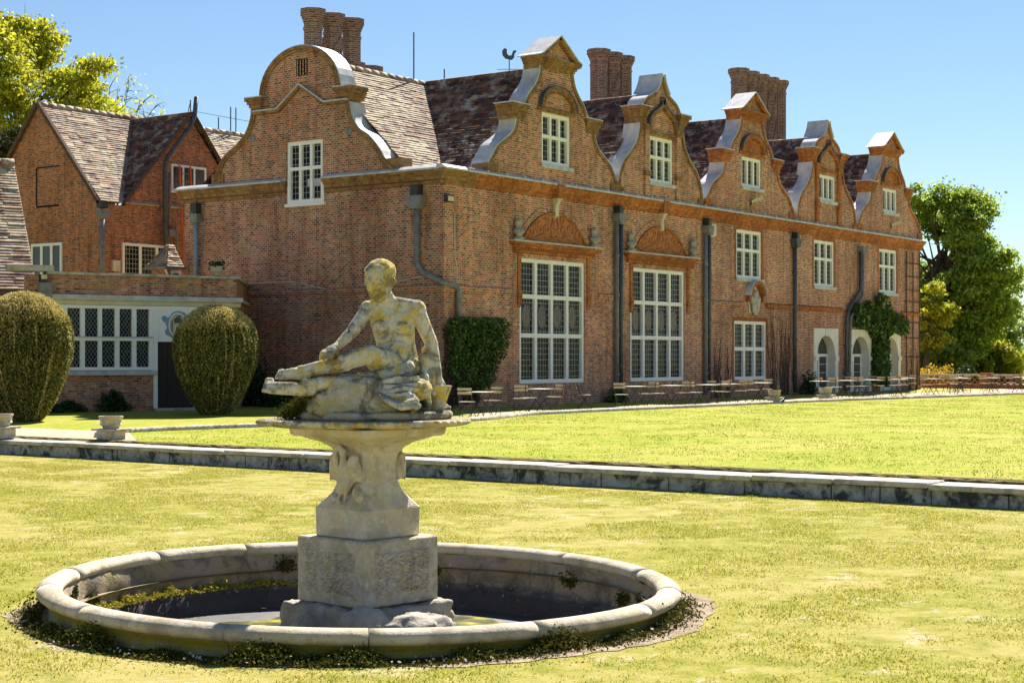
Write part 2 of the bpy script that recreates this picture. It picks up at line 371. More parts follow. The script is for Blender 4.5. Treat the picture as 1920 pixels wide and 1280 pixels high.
# ------------------------------------------------------------------ ground
def lawn_mat(name, c, dry, soil, patch=.62, far=False):
    t = NT(name); v = t.obj()
    fine = t.math('ADD', t.math('MULTIPLY', t.noise(85, 3, v, .8), .5), t.math('MULTIPLY', t.noise(24, 4, v, .75), .5)); mid = t.noise(3.2, 6, v, .7); big = t.noise(.35, 3, v)
    g = t.ramp(t.math('ADD', t.math('MULTIPLY', fine, .55), t.math('MULTIPLY', mid, .45)), [(.36, c[0]), (.5, c[1]), (.62, c[2])])
    g = t.mix(t.ramp(t.math('ADD', t.math('MULTIPLY', big, .5), t.math('MULTIPLY', mid, .5)), [(.45, (0, 0, 0)), (.6, (.8, .8, .8))]), g, dry)
    bare = t.ramp(t.noise(1.7, 7, t.n('VectorMath', {0: v, 1: (3.1, 9.2, 0)}, operation='ADD').outputs[0], .72), [(patch, (0, 0, 0)), (patch+.06, (.85, .85, .85))])
    g = t.mix(bare, g, soil)
    t.col(g); t.set(Roughness=.95, Specular_IOR_Level=.1); t.bump(t.math('ADD', fine, mid), .7, .03)
    return t.m
GC = ((.15, .165, .018), (.26, .255, .04), (.37, .335, .085))
M['lawn_low'] = lawn_mat('mown_lawn_dry', GC, (.4, .33, .12), (.48, .39, .25), .58)
M['lawn_up'] = lawn_mat('mown_lawn', ((.15, .2, .012), (.26, .295, .024), (.36, .36, .05)), (.39, .345, .085), (.44, .37, .16), .68)
M['grass'] = leaf_mat('grass_blade', [(.1, (.18, .215, .018)), (.4, (.34, .35, .045)), (.75, (.47, .42, .1)), (1, (.6, .52, .22))], .5, .6, .2)
M['grass_up'] = leaf_mat('grass_blade_green', [(.1, (.14, .21, .012)), (.5, (.27, .32, .028)), (1, (.44, .43, .075))], .5, .6, .2)
M['soil'] = plain('dry_soil', (.16, .12, .08), (.4, .32, .22), 6, .95, .1, .8)
M['gravel'] = plain('pale_gravel', (.34, .27, .19), (.56, .47, .36), 28, .95, .1, .9, 6)
M['edge_soil'] = plain('lawn_edge_soil', (.07, .055, .025), (.24, .19, .08), 14, .95, .1, .9)
ZL = -.32
BC = CAM + DV*13.2 - RV*1.2; BC.z = ZL
# lower lawn with the round hole of the fountain basin in it
mb = MB(); x0, x1, y0, y1 = -420., -20.2, -420., 420.
ang = sorted([2*PI*k/72 for k in range(72)] + [math.atan2(y-BC.y, x-BC.x) % (2*PI) for x in (x0, x1) for y in (y0, y1)])
inn = []; out = []; mid_ = []
for a in ang:
    c, s = math.cos(a), math.sin(a); ts = []
    if abs(c) > 1e-6: ts += [t for t in ((x0-BC.x)/c, (x1-BC.x)/c) if t > 0]
    if abs(s) > 1e-6: ts += [t for t in ((y0-BC.y)/s, (y1-BC.y)/s) if t > 0]
    t = min(ts); inn.append((BC.x+2.3*c, BC.y+2.3*s, ZL)); out.append((BC.x+t*c, BC.y+t*s, ZL))
n = len(ang); mb.add(inn+out, [(i, (i+1) % n, n+(i+1) % n, n+i) for i in range(n)])
tag(mb.build('lower_lawn', M['lawn_low']), kind='structure')
mb = MB(); mb.add([(-19.72, -500, 0), (900, -500, 0), (900, 700, 0), (-19.72, 700, 0)], [(0, 1, 2, 3)])
tag(mb.build('upper_lawn', M['lawn_up'], fix=False), kind='structure')
mb = MB()   # rough cut edge of the upper lawn behind the coping
NE = 260; vs = []
for i in range(NE+1):
    y = -34+48*i/NE; j = random.Random(i).uniform
    vs += [(-19.74+j(-.03, .03), y, -.07), (-19.76+j(-.04, .03), y, -.02+j(-.01, .02)), (-19.7+j(-.04, .05), y, .006+j(0, .012)), (-19.5, y, .003)]
mb.add(vs, [(4*i+k, 4*i+4+k, 4*i+5+k, 4*i+1+k) for i in range(NE) for k in range(3)])
tag(mb.build('lawn_edge', M['edge_soil'], fix=False), kind='structure')
# soil and moss ring round the basin
mb = MB(); vs = []
for k in range(120):
    a = 2*PI*k/120; rr = 2.7+.16*max(0, math.cos(a-math.atan2(RV.y, RV.x)))+.05*math.sin(3*a+1)+.04*math.sin(11*a)+random.Random(k).uniform(-.05, .05)
    vs += [(BC.x+2.3*math.cos(a), BC.y+2.3*math.sin(a), ZL+.006), (BC.x+rr*math.cos(a), BC.y+rr*math.sin(a), ZL+.005)]
mb.add(vs, [(2*i, 2*((i+1) % 120), 2*((i+1) % 120)+1, 2*i+1) for i in range(120)])
tag(mb.build('bare_soil_ring', M['soil'], fix=False), kind='structure')
# gravel walks
KERB = [(-19.3, -6.3), (-18.6, -5.2), (-17, -4.35), (-13.3, -4.75), (-10.6, -5.7), (-7.8, -6.7), (-5.6, -6.3), (-3.4, -5.55), (-1.6, -5.4), (2.5, -5.5), (7.6, -5.8), (11.6, -5.95), (16.2, -6.25), (21.8, -7.0), (32.3, -8.4), (44, -9.8), (60, -11.5)]
def catmull(P, k=10):
    P = [Vector((*p, 0)) if len(p) == 2 else Vector(p) for p in P]; out = []
    for i in range(len(P)-1):
        a, b, c, d = P[max(i-1, 0)], P[i], P[i+1], P[min(i+2, len(P)-1)]
        for j in range(k):
            t = j/k; out.append(.5*((2*b)+(c-a)*t+(2*a-5*b+4*c-d)*t*t+(3*b-a-3*c+d)*t**3))
    return out+[P[-1]]
kp = catmull(KERB, 12)
mb = MB(); vs = []
for p in kp: vs += [(p.x, p.y, .006), (p.x+.3, max(p.y+1.3, -3.25 if p.x > -4 else p.y+1.3), .006)]
mb.add(vs, [(2*i, 2*i+2, 2*i+3, 2*i+1) for i in range(len(kp)-1)])
tag(mb.build('gravel_path', M['gravel'], fix=False), kind='structure')
mb = MB(); mb.add([(-19.66, -7.6, .0045), (-17.0, -4.3, .0045), (-16.6, 26, .0045), (-19.66, 26, .0045)], [(0, 1, 2, 3)])
tag(mb.build('gravel_forecourt', M['gravel'], fix=False), kind='structure')
# rope-edged kerb between lawn and path
mb = MB(); prof = [(.09, -.02), (.085, .05), (.07, .085), (.02, .105), (-.03, .1), (-.07, .08), (-.085, .05), (-.09, -.02)]
kp2 = catmull(KERB, 60); vs = []; m_ = len(prof); s_ = 0
for i, p in enumerate(kp2):
    q = kp2[min(i+1, len(kp2)-1)]-kp2[max(i-1, 0)]; q.normalize(); nn = Vector((-q.y, q.x, 0))
    if i: s_ += (p-kp2[i-1]).length
    for k, (o_, z) in enumerate(prof):
        w = 1+.12*math.sin(s_*2*PI/.16+k*.9); vs.append(p+nn*(o_*w)+Vector((0, 0, z*w if z > 0 else z)))
mb.add(vs, [(i*m_+k, (i+1)*m_+k, (i+1)*m_+k+1, i*m_+k+1) for i in range(len(kp2)-1) for k in range(m_-1)])
tag(mb.build('rope_kerb', M['kerb'], fix=False, smooth=True), kind='structure')

def vnoise(x, y, sc, seed):
    g = np.random.default_rng(seed).uniform(0, 1, (256, 256)); u, v = x/sc+1000, y/sc+1000
    i, j = np.floor(u).astype(int), np.floor(v).astype(int); a, b_ = u-i, v-j; a = a*a*(3-2*a); b_ = b_*b_*(3-2*b_); i %= 256; j %= 256; i1, j1 = (i+1) % 256, (j+1) % 256
    return (g[i, j]*(1-a)+g[i1, j]*a)*(1-b_)+(g[i, j1]*(1-a)+g[i1, j1]*a)*b_
# grass blades near enough to be told from a flat sheet
def blades(name, n, d0, d1, z, ok, h, w, mat):
    dd = np.sqrt(RNG.uniform(d0*d0, d1*d1, n)); lt = RNG.uniform(-.36, .36, n)*dd
    P = np.array(CAM)[None, :]+dd[:, None]*np.array(DV)+lt[:, None]*np.array(RV); P[:, 2] = z
    P = P[ok(P)]; n = len(P)
    cl = .45*vnoise(P[:, 0], P[:, 1], .9, 1)+.35*vnoise(P[:, 0], P[:, 1], .33, 2)+.2*vnoise(P[:, 0], P[:, 1], .12, 3)
    cl = np.clip((cl-.34)*3.4, 0.02, 1); k_ = RNG.uniform(0, 1, n) < cl; P = P[k_]; cl = cl[k_][:, None]; n = len(P)
    a = RNG.uniform(0, 2*PI, n); s = np.stack([np.cos(a), np.sin(a), 0*a], 1)*w*RNG.uniform(.6, 1.4, (n, 1))
    tip = P+np.stack([RNG.normal(0, .6, n), RNG.normal(0, .6, n), np.ones(n)], 1)*h*RNG.uniform(.5, 1.4, (n, 1))*(.55+.75*cl)
    o = quads(name, np.stack([P-s, P+s, tip], 1), mat, per=3)
    return tag(o, kind='stuff')
o = blades('grass', 620000, 8.2, 33, ZL, lambda P: (np.hypot(P[:, 0]-BC.x, P[:, 1]-BC.y) > 2.85) & (P[:, 0] < -20.5), .015, .0055, M['grass'])
tag(o, 'short dry mown grass around the fountain basin', 'grass')
o = blades('grass', 260000, 21, 76, 0, lambda P: (P[:, 0] > -19.75) & (P[:, 1] < np.interp(P[:, 0], [k[0] for k in KERB], [k[1] for k in KERB])-.12), .022, .01, M['grass_up'])
tag(o, 'greener mown grass on the raised lawn behind the low wall', 'grass')

# low retaining wall: coping slabs and face blocks
gw = empty('garden_wall', (-20.3, -11, ZL)); tag(gw, 'low stone retaining wall with flat coping slabs crossing the lawn', 'wall')
rr = random.Random(5); y = -23.0
while y < 24:
    L = rr.uniform(1.15, 2.0); dz = rr.uniform(-.012, .01)
    mb = MB(); a, b = y+.012, y+L-.012; f = -.17+rr.uniform(-.02, .02)
    mb.box(f, .52, a, b, .21+dz, .285+dz); o = mb.build('coping_slab', M['coping'], gw, bevel=.014); y += L
y = -23.0
while y < 24:
    L = rr.uniform(.7, 1.5); MB().box(-.06+rr.uniform(-.012, .012), .35, y+.008, y+L-.008, -.1, .207).build('wall_block', M['wall_stone'], gw, bevel=.01); y += L

# ------------------------------------------------------------------ architecture helpers
def wall_grid(u0, u1, z0, z1, holes, depth, axis):
    """wall face with rectangular openings and their reveals; axis 'y': face in XZ at y=0, 'x': face in YZ at x=0"""
    us = sorted({u0, u1} | {h[0] for h in holes} | {h[1] for h in holes}); zs = sorted({z0, z1} | {h[2] for h in holes} | {h[3] for h in holes})
    mb = MB(); P = (lambda u, d, z: (u, d, z)) if axis == 'y' else (lambda u, d, z: (d, u, z))
    for i in range(len(us)-1):
        for j in range(len(zs)-1):
            uc, zc = (us[i]+us[i+1])/2, (zs[j]+zs[j+1])/2
            if any(h[0] < uc < h[1] and h[2] < zc < h[3] for h in holes): continue
            mb.add([P(us[i], 0, zs[j]), P(us[i+1], 0, zs[j]), P(us[i+1], 0, zs[j+1]), P(us[i], 0, zs[j+1])], [(0, 1, 2, 3)])
    for h in holes:
        c = [(h[0], h[2]), (h[1], h[2]), (h[1], h[3]), (h[0], h[3])]
        for k in range(4):
            a, b = c[k], c[(k+1) % 4]
            mb.add([P(a[0], 0, a[1]), P(b[0], 0, b[1]), P(b[0], depth, b[1]), P(a[0], depth, a[1])], [(0, 1, 2, 3)])
    return mb
def window(parent, u0, u1, z0, z1, cols, rows, at=0., axis='y', bar=.12, frame=.14, sill=.1, pane='pane', depth=.2, rec=.05, name='window', mull=None):
    """white timber window: frame with mullions and transoms, each pane its own object; set back by rec in its opening"""
    mb = MB()
    def B(a0, a1, d0, d1, c0, c1, m=None):
        m = m or mb
        return m.box(a0, a1, at+d0, at+d1, c0, c1) if axis == 'y' else m.box(at+d0, at+d1, a0, a1, c0, c1)
    g = .004
    B(u0+g, u0+frame, rec, rec+depth, z0+g, z1-g); B(u1-frame, u1-g, rec, rec+depth, z0+g, z1-g)
    B(u0+frame, u1-frame, rec+.002, rec+depth, z1-frame, z1-g); B(u0+frame, u1-frame, rec+.002, rec+depth, z0+g, z0+frame)
    us = [u0+frame-bar/2 + (u1-u0-2*frame+bar)*k/cols for k in range(cols+1)]
    zs = [z0+frame-bar/2] + [z for z in rows] + [z1-frame+bar/2]
    for u in us[1:-1]: B(u-bar/2, u+bar/2, rec+.012, rec+depth-.02, z0+frame, z1-frame)
    for z in zs[1:-1]: B(u0+frame, u1-frame, rec+.006, rec+depth-.03, z-bar/2, z+bar/2)
    w = mb.build(name, M['white'], parent)
    if sill:
        s = MB(); B(u0-.08, u1+.08, -.1, rec+.03, z0-sill, z0+g*.5, s); s.build('sill', M['lead'] if sill > .11 else M['white'], w)
    for i in range(cols):
        for j in range(len(zs)-1):
            p = MB(); B(us[i]+bar/2-.01, us[i+1]-bar/2+.01, rec+depth*.62, rec+depth*.7, zs[j]+bar/2-.01, zs[j+1]-bar/2+.01, p)
            p.build('pane', M[pane], w, fix=False)
    return w
def strip(mb, pts, w_in, y0, y1, close=False, axis='y'):
    """band following an outline: from the outline inwards by w_in (towards -normal), pushed between y0 and y1"""
    P = [Vector((p[0], p[1])) for p in pts]; nrm = []
    for i in range(len(P)):
        t = (P[min(i+1, len(P)-1)]-P[max(i-1, 0)]).normalized(); nrm.append(Vector((t.y, -t.x)))
    for i in range(len(P)-1):
        a, b = P[i], P[i+1]; c, d = b+nrm[i+1]*w_in, a+nrm[i]*w_in
        mb.prism([(a.x, a.y), (b.x, b.y), (c.x, c.y), (d.x, d.y)], y0, y1, axis)
    return mb
def tile_slope(mb, A, B, C, D, course=.135, tw=.18, seed=1):
    """courses of overlapping tiles on the quad A-B (eave) C-D (ridge), each tile with its own small tilt"""
    A, B, C, D = map(Vector, (A, B, C, D)); nrm = (B-A).cross(D-A).normalized()
    if nrm.z < 0: nrm = -nrm
    up = ((D-A).length+(C-B).length)/2; n = max(2, int(up/course)); rg = random.Random(seed)
    for i in range(n):
        t0, t1 = i/n, min((i+1.25)/n, 1)
        a, b, c, d = A.lerp(D, t0), B.lerp(C, t0), B.lerp(C, t1), A.lerp(D, t1)
        L = (b-a).length; k = max(1, int(L/(tw*rg.uniform(.9, 1.1)*3)))
        off = rg.uniform(0, 1)/k
        cuts = [0]+[min(1, max(0, (j+off)/k)) for j in range(k)]+[1]
        for j in range(len(cuts)-1):
            s0, s1 = cuts[j], cuts[j+1]
            if s1-s0 < 1e-4: continue
            h = .042+rg.uniform(-.012, .016); h2 = rg.uniform(-.008, .008)
            p = [a.lerp(b, s0)+nrm*(h+h2), a.lerp(b, s1)+nrm*(h-h2), d.lerp(c, s1)+nrm*.004, d.lerp(c, s0)+nrm*.004, a.lerp(b, s0)-nrm*.02, a.lerp(b, s1)-nrm*.02]
            mb.add(p, [(0, 1, 2, 3), (4, 5, 1, 0)])
    return mb

# ------------------------------------------------------------------ the manor house
H = empty('manor_house', (0, 0, 0))
tag(H, 'long red brick manor house with curly Dutch gables and white mullioned windows', 'house')
BAYS = [6.4, 13.8, 21.5, 29.2, 36.75]; LEN = 41.0; ZC = 7.35
ARCH = [(27.85, 30.55), (31.85, 34.5), (35.6, 38.25)]
holes = [(4.27, 8.41, .77, 5.14), (11.63, 15.8, .76, 5.14), (20.07, 23.1, .72, 3.25),
         (20.26, 22.63, 5.07, 7.16), (27.95, 30.2, 5.0, 7.16), (35.56, 37.85, 4.95, 7.16)] + [(a, b, -.2, 3.06) for a, b in ARCH]
wall_grid(0, LEN, -.2, ZC+.3, holes, .3, 'y').build('wall', M['brick'], H)
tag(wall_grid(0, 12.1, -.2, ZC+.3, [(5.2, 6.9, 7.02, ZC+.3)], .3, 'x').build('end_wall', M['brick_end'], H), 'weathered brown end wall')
MB().add([(LEN, 0, -.2), (LEN, 12, -.2), (LEN, 12, 8), (LEN, 0, 8)], [(0, 1, 2, 3)]).add([(0, 12.1, -.2), (LEN, 12.1, -.2), (LEN, 12.1, 8), (0, 12.1, 8)], [(0, 1, 2, 3)]).build('wall', M['brick'], H, fix=False)
# plinth
for a, b in ((-.05, 27.8), (38.3, LEN+.05)): MB().box(a, b, -.05, .1, -.2, .55).build('plinth', M['brick'], H)
# windows of the long front
window(H, 4.27, 8.41, .77, 5.14, 4, [2.45, 3.81], bar=.15, sill=0, rec=.04)
window(H, 11.63, 15.8, .76, 5.14, 4, [2.45, 3.81], bar=.15, sill=0, rec=.04)
window(H, 20.07, 23.1, .72, 3.25, 3, [2.05], bar=.16, sill=0, rec=.04)
for a, b, c in ((20.26, 22.63, 5.07), (27.95, 30.2, 5.0), (35.56, 37.85, 4.95)): window(H, a, b, c, 7.16, 3, [6.3], sill=.13, rec=.04)
window(H, 5.2, 6.9, 7.02, 9.19, 3, [8.24], axis='x', bar=.12, sill=.1, rec=-.03)
# roundels of coloured glass in the middle lights of the two hall windows
t = NT('roundel_glass'); t.col(t.ramp(t.noise(9, 2), [(.35, (.012, .008, .007)), (.5, (.05, .025, .012)), (.6, (.1, .07, .025)), (.7, (.015, .02, .025))])); t.set(Roughness=.15); M['roundel'] = t.m
for w0, w1 in ((4.27, 8.41), (11.63, 15.8)):
    for k in range(4):
        c = w0+.14+(w1-w0-.28)*(k+.5)/4; mb = MB()
        mb.prism([(c+.27*math.cos(a), 3.13+.4*math.sin(a)) for a in [2*PI*i/20 for i in range(20)]], .154, .165); mb.build('roundel', M['roundel'], H)
        strip(MB(), [(c+.29*math.cos(a), 3.13+.42*math.sin(a)) for a in [-2*PI*i/24 for i in range(25)]], .025, .148, .166).build('roundel_ring', M['iron'], H)
# gauged orange brick dressings beside the windows
def dress(x0, x1, z0, z1): MB().box(x0, x1, -.012, .05, z0, z1).build('brick_dressing', M['orange'], H)
for a, b, c, d in holes[2:6]:
    dress(a-.16, a-.004, c-.1, d+.17); dress(b+.004, b+.16, c-.1, d+.17); dress(a-.004, b+.004, d+.004, d+.17)
# string course
for a, b in ((-.06, 3.7), (9.3, 10.3), (17.5, 20.6), (23.0, 31.0), (38.4, LEN+.06)):
    mb = MB(); mb.prism([(-.0, 3.82), (-.05, 3.86), (-.09, 3.93), (-.09, 4.02), (0.02, 4.08), (.02, 3.82)], a, b, 'x'); mb.build('string_course', M['brick'] if a < 20 else M['orange'], H)
mb = MB(); mb.prism([(0, 3.82), (-.05, 3.86), (-.08, 3.93), (-.08, 4.02), (.02, 4.08), (.02, 3.82)], .0, 12.1, 'y'); mb.build('string_course', M['brick_end'], H)
# main cornice with its lead apron
CP = [(.05, ZC-.02), (-.05, ZC), (-.05, ZC+.1), (-.11, ZC+.14), (-.13, ZC+.24), (-.22, ZC+.33), (-.27, ZC+.38), (-.27, ZC+.47), (.05, ZC+.5)]
LP = [(-.29, ZC+.44), (-.3, ZC+.5), (-.12, ZC+.6), (.1, ZC+.64), (.1, ZC+.48), (-.26, ZC+.475)]
MB().prism(CP, 1.6, LEN+.22, 'x').build('cornice', M['orange'], H)
MB().prism(CP, -.25, 1.597, 'x').build('cornice', M['molding'], H)
MB().prism(LP, -.26, LEN+.24, 'x').build('lead_apron', M['lead'], H)
for a, b in ((-.02, 5.12), (6.98, 12.3)):
    MB().prism(CP, a, b, 'y').build('cornice', M['molding'], H)
    MB().prism(LP, a-.0, b, 'y').build('lead_apron', M['lead'], H)
# joints of the lead apron, each a raised roll
rl = MB().box(-.31, -.1, -.025, .025, ZC+.5, ZC+.585).mesh('lead_roll')
for k in range(38):
    o = bpy.data.objects.new('lead_roll', rl); COL.objects.link(o); o.parent = H; o.location = (1.0+k*1.07, 0, 0); o.rotation_euler = (0, 0, PI/2)
rl.materials.append(M['lead'])

# ---- gables of the long front
SA = [(4.15, 7.9), (4.1, 8.25), (3.93, 8.45), (3.6, 8.85), (3.2, 9.1), (2.75, 9.38), (2.55, 9.68), (2.5, 9.9)]      # lower scroll
SA2 = [(2.0, 10.45), (1.92, 10.62), (1.7, 10.9), (1.42, 11.15), (1.2, 11.42), (1.07, 11.72), (1.03, 12.0)]          # upper scroll
SB = [(3.28, 7.9), (3.26, 8.3), (3.12, 8.75), (2.8, 9.2), (2.3, 9.6), (1.95, 9.95), (1.75, 10.35), (1.68, 10.72)]
SB2 = [(1.48, 11.38), (1.4, 11.52), (1.2, 11.72), (.85, 11.9), (.5, 12.06), (.3, 12.28), (.16, 12.5), (.05, 12.75)]
def smooth2(P, k=4): return [(v.x, v.y) for v in catmull(P, k)]
GY0, GY1 = -.1, .5
def mir(P, c, s): return [(c+s*x, z) for x, z in P]
def coping(P, c, parent):
    for s in (1, -1):
        Q = mir(P, c, s)
        if s < 0: Q = Q[::-1]
        # outline order runs so that the strip grows outwards (lead) and inwards (brick edge)
        strip(MB(), Q, .05, GY0-.04, GY1+.08).build('lead_coping', M['lead'], parent)
        strip(MB(), Q, -.13, GY0-.055, GY0+.03).build('edge_moulding', M['orange'] if c > 18 else M['molding'], parent)
def steps(parent, x0, x1, z0, z1, mat, n=4, out=.13, y0=GY0, y1=GY1, flip=False):
    """a kneeler: moulded courses stepping outwards towards the top"""
    for k in range(n):
        e = .014+out*(k/(n-1))**1.3; a, b = z0+(z1-z0)*k/n, z0+(z1-z0)*(k+1)/n
        MB().box(x0-e, x1+e, y0-e, y1+.02+.001*k, a, b).build('kneeler_course', mat, parent)
for i, c in enumerate(BAYS):
    typeA = i % 2 == 0
    mat = M['orange'] if i >= 2 else M['molding']
    if typeA:
        lo, up = smooth2(SA), smooth2(SA2)
        half = lo+[(2.5, 10.42), (2.0, 10.43)]+up+[(1.03, 12.1)]
    else:
        lo, up = smooth2(SB), smooth2(SB2)
        half = lo+[(1.68, 11.36)]+up
    half = [(min(x, LEN-c) if i == 4 else x, z) for x, z in half]
    outl = mir(half, c, 1)+mir(half[::-1], c, -1)
    # wall of the gable with its window opening
    hw = .92; w0, w1 = (8.5, 10.34) if i == 0 else (8.52, 10.32) if i == 1 else (9.0, 10.3) if i == 2 else (9.03, 10.24)
    G = MB()
    R_, L_ = mir(half, c, 1), mir(half, c, -1)
    lowz = [p for p in half if p[1] <= 12.9]
    # split the face into left, right, above and below the opening
    def clip(P, z0_, z1_):
        out = []
        for k in range(len(P)-1):
            (xa, za), (xb, zb) = P[k], P[k+1]
            for z in (z0_, z1_):
                if (za-z)*(zb-z) < 0:
                    t = (z-za)/(zb-za); out.append((z, xa+(xb-xa)*t))
            if z0_ <= za <= z1_: out.append((za, xa))
        if z0_ <= P[-1][1] <= z1_: out.append((P[-1][1], P[-1][0]))
        seen = []
        return sorted(out, key=lambda q: q[0])
    def side(z0_, z1_, xin):     # one side strip between inner edge xin and the outline
        pts = []; prev = None
        for k in range(len(half)-1):
            (xa, za), (xb, zb) = half[k], half[k+1]
            ta, tb = 0., 1.
            if zb != za:
                t_lo, t_hi = (z0_-za)/(zb-za), (z1_-za)/(zb-za)
                if t_lo > t_hi: t_lo, t_hi = t_hi, t_lo
                ta, tb = max(ta, t_lo), min(tb, t_hi)
                if ta >= tb: continue
            elif not (z0_ <= za <= z1_): continue
            for t in (ta, tb):
                q = (xa+(xb-xa)*t, za+(zb-za)*t)
                if not pts or (abs(pts[-1][0]-q[0])+abs(pts[-1][1]-q[1])) > 1e-5: pts.append(q)
        return [(xin, z0_)]+pts+[(xin, z1_)]
    for s in (1, -1):
        for (za, zb, xin) in ((7.9, w0, 0.), (w0, w1, hw), (w1, half[-1][1], 0.)):
            G.prism(mir(side(za, zb, xin), c, s), GY0, GY1)
    g = G.build('gable', M['brick'], H)
    window(H, c-hw, c+hw, w0, w1, 3, [w0+1.0] if i < 2 else [], at=GY0, sill=.14, rec=.05)
    # lead copings on the scrolls, brick edge mouldings
    coping(lo, c, g); coping(up, c, g)
    if typeA:
        for s in (1, -1):
            a, b = sorted((c+s*1.98, c+s*2.72)); b = min(b, LEN+.1)
            steps(g, a, b, 9.9, 10.42, mat); MB().box(a-.16, b+.16, GY0-.16, GY1+.1, 10.421, 10.46).build('lead_cap', M['lead'], g)
            a, b = sorted((c+s*3.6, c+s*4.2)); MB().box(a, b, GY0-.06, GY1+.03, 7.9, 8.22).build('foot_block', mat, g)
        steps(g, c-1.1, c+1.1, 11.85, 12.28, mat, 5, .22)
        ap = 13.12
        MB().prism([(c-1.22, 12.281), (c+1.22, 12.281), (c, ap-.1)], GY0-.02, GY1).build('pediment', M['brick'], g)
        for s in (1, -1):
            a = (c+s*1.36, 12.26); b = (c, ap-.02); m1 = (c+s*.75, 12.6)
            Q = [a, (c+s*1.1, 12.36), m1, b]
            Q = Q if s < 0 else Q[::-1]
            strip(MB(), Q, .14, GY0-.2, GY0+.02).build('raking_moulding', mat, g)
            strip(MB(), Q, -.04, GY0-.24, GY1+.15).build('lead_coping', M['lead'], g)
        # round hood over the window
        arc = [(c+1.12*math.cos(a), 10.52+.78*math.sin(a)) for a in [PI*k/18 for k in range(19)]][::-1]
        strip(MB(), arc, .2, GY0-.16, GY0+.02).build('arched_hood', mat if i >= 2 else M['molding'], g)
        strip(MB(), arc, -.03, GY0-.19, GY0).build('hood_lead', M['iron'], g)
        MB().box(c-1.2, c+1.2, GY0-.06, GY0+.02, 10.36, 10.5).build('window_head', mat, g)
        inner = [(c+.9*math.cos(a), 10.52+.56*math.sin(a)) for a in [PI*k/14 for k in range(15)]]
        MB().prism(inner, GY0-.03, GY0+.01).build('tympanum', M['orange'] if i >= 2 else M['brick'], g)
    else:
        for s in (1, -1):
            a, b = sorted((c+s*1.35, c+s*1.72))
            steps(g, a, b, 10.72, 11.36, mat, 5, .24); MB().box(a-.26, b+.26, GY0-.27, GY1+.1, 11.361, 11.4).build('lead_cap', M['lead'], g)
            a, b = sorted((c+s*1.06, c+s*1.36)); MB().box(a, b, GY0-.1, GY0+.05, 7.95, 10.72).build('pilaster', M['orange'] if i > 2 else M['brick'], g)
            MB().box(a-.05, b+.05, GY0-.16, GY0+.05, 8.72, 8.9).build('pilaster_band', mat, g); MB().box(a-.06, b+.06, GY0-.15, GY0+.05, 10.45, 10.72).build('pilaster_cap', mat, g)
            a, b = sorted((c+s*2.9, c+s*3.32)); MB().box(a, b, GY0-.05, GY1+.03, 7.9, 8.15).build('foot_block', mat, g)
        og = smooth2([(1.1, 10.75), (1.05, 11.0), (.8, 11.22), (.4, 11.42), (.14, 11.62), (0.02, 11.9)], 4)
        for s in (1, -1):
            Q = mir(og, c, s); Q = Q[::-1] if s < 0 else Q
            strip(MB(), Q, -.16, GY0-.14, GY0+.02).build('ogee_hood', mat, g); strip(MB(), Q, .03, GY0-.17, GY0).build('hood_lead', M['iron'], g)
        MB().box(c-1.06, c+1.06, GY0-.07, GY0+.02, 10.36, 10.52).build('window_head', mat, g)
        # lead hood on the tip
        tip = [(.5, 12.05), (.3, 12.3), (.17, 12.52), (.06, 12.82)]
        for s in (1, -1):
            Q = mir(tip, c, s); Q = Q[::-1] if s < 0 else Q
            strip(MB(), Q, .06, GY0-.12, GY1+.35).build('lead_coping', M['lead'], g)

# ---- the big end gable (faces the yews)
EL = smooth2([(10.45, 7.95), (10.35, 8.25), (9.95, 8.85), (9.3, 9.25), (8.85, 9.62), (8.6, 10.05), (8.52, 10.42)], 4)
ER = smooth2([(1.95, 7.95), (2.4, 8.3), (2.65, 8.66), (3.1, 9.12), (3.55, 9.4), (3.85, 9.85), (3.98, 10.34)], 4)
cy, cz, ra, rz = 6.25, 10.85, 1.88, 1.62
top = [(cy+ra*math.cos(a), cz+rz*math.sin(a)) for a in [PI*k/22 for k in range(23)]]
E = MB(); ex0, ex1 = -.08, .5
wl, wr, wz = 5.2, 6.9, 9.19
tz = 7.9
def poly_side(P, xin, z0_, z1_):
    pts = []
    for k in range(len(P)-1):
        (xa, za), (xb, zb) = P[k], P[k+1]
        if abs(zb-za) < 1e-9: continue
        t0, t1 = sorted(((z0_-za)/(zb-za), (z1_-za)/(zb-za))); ta, tb = max(0, t0), min(1, t1)
        if ta >= tb: continue
        for t in (ta, tb): pts.append((xa+(xb-xa)*t, za+(zb-za)*t))
    return [(xin, z0_)]+pts+[(xin, z1_)]
for P, xi, xm in ((EL, wr, 6.25), (ER, wl, 6.25)):
    E.prism(poly_side(P, xi, 7.95, wz), ex0, ex1, 'x'); E.prism(poly_side(P, xm, wz, 10.34), ex0, ex1, 'x')
E.prism([(3.98, 10.34), (8.52, 10.34), (8.52, 10.8), (3.98, 10.8)], ex0, ex1, 'x')
E.prism([(cy-ra, 10.8)]+[(y, z) for y, z in top[::-1]]+[(cy+ra, 10.8)], ex0, ex1, 'x')
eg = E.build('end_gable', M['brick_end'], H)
def xstrip(Q, w, x0, x1, nm, m): strip(MB(), Q, w, x0, x1, axis='x').build(nm, m, eg)
def both(Q, nm_out, lead=.05, edge=.16, rev=False):
    Q = Q[::-1] if rev else Q
    xstrip(Q, lead, ex0-.05, ex1+.15, nm_out, M['lead']); xstrip(Q, -edge, ex0-.07, ex0+.03, 'edge_moulding', M['molding']); xstrip(Q, -edge*.5, ex0-.11, ex0-.07, 'edge_moulding', M['molding'])
both(EL, 'lead_coping'); both(ER[::-1], 'lead_coping'); both(top, 'lead_coping', .05, .2)
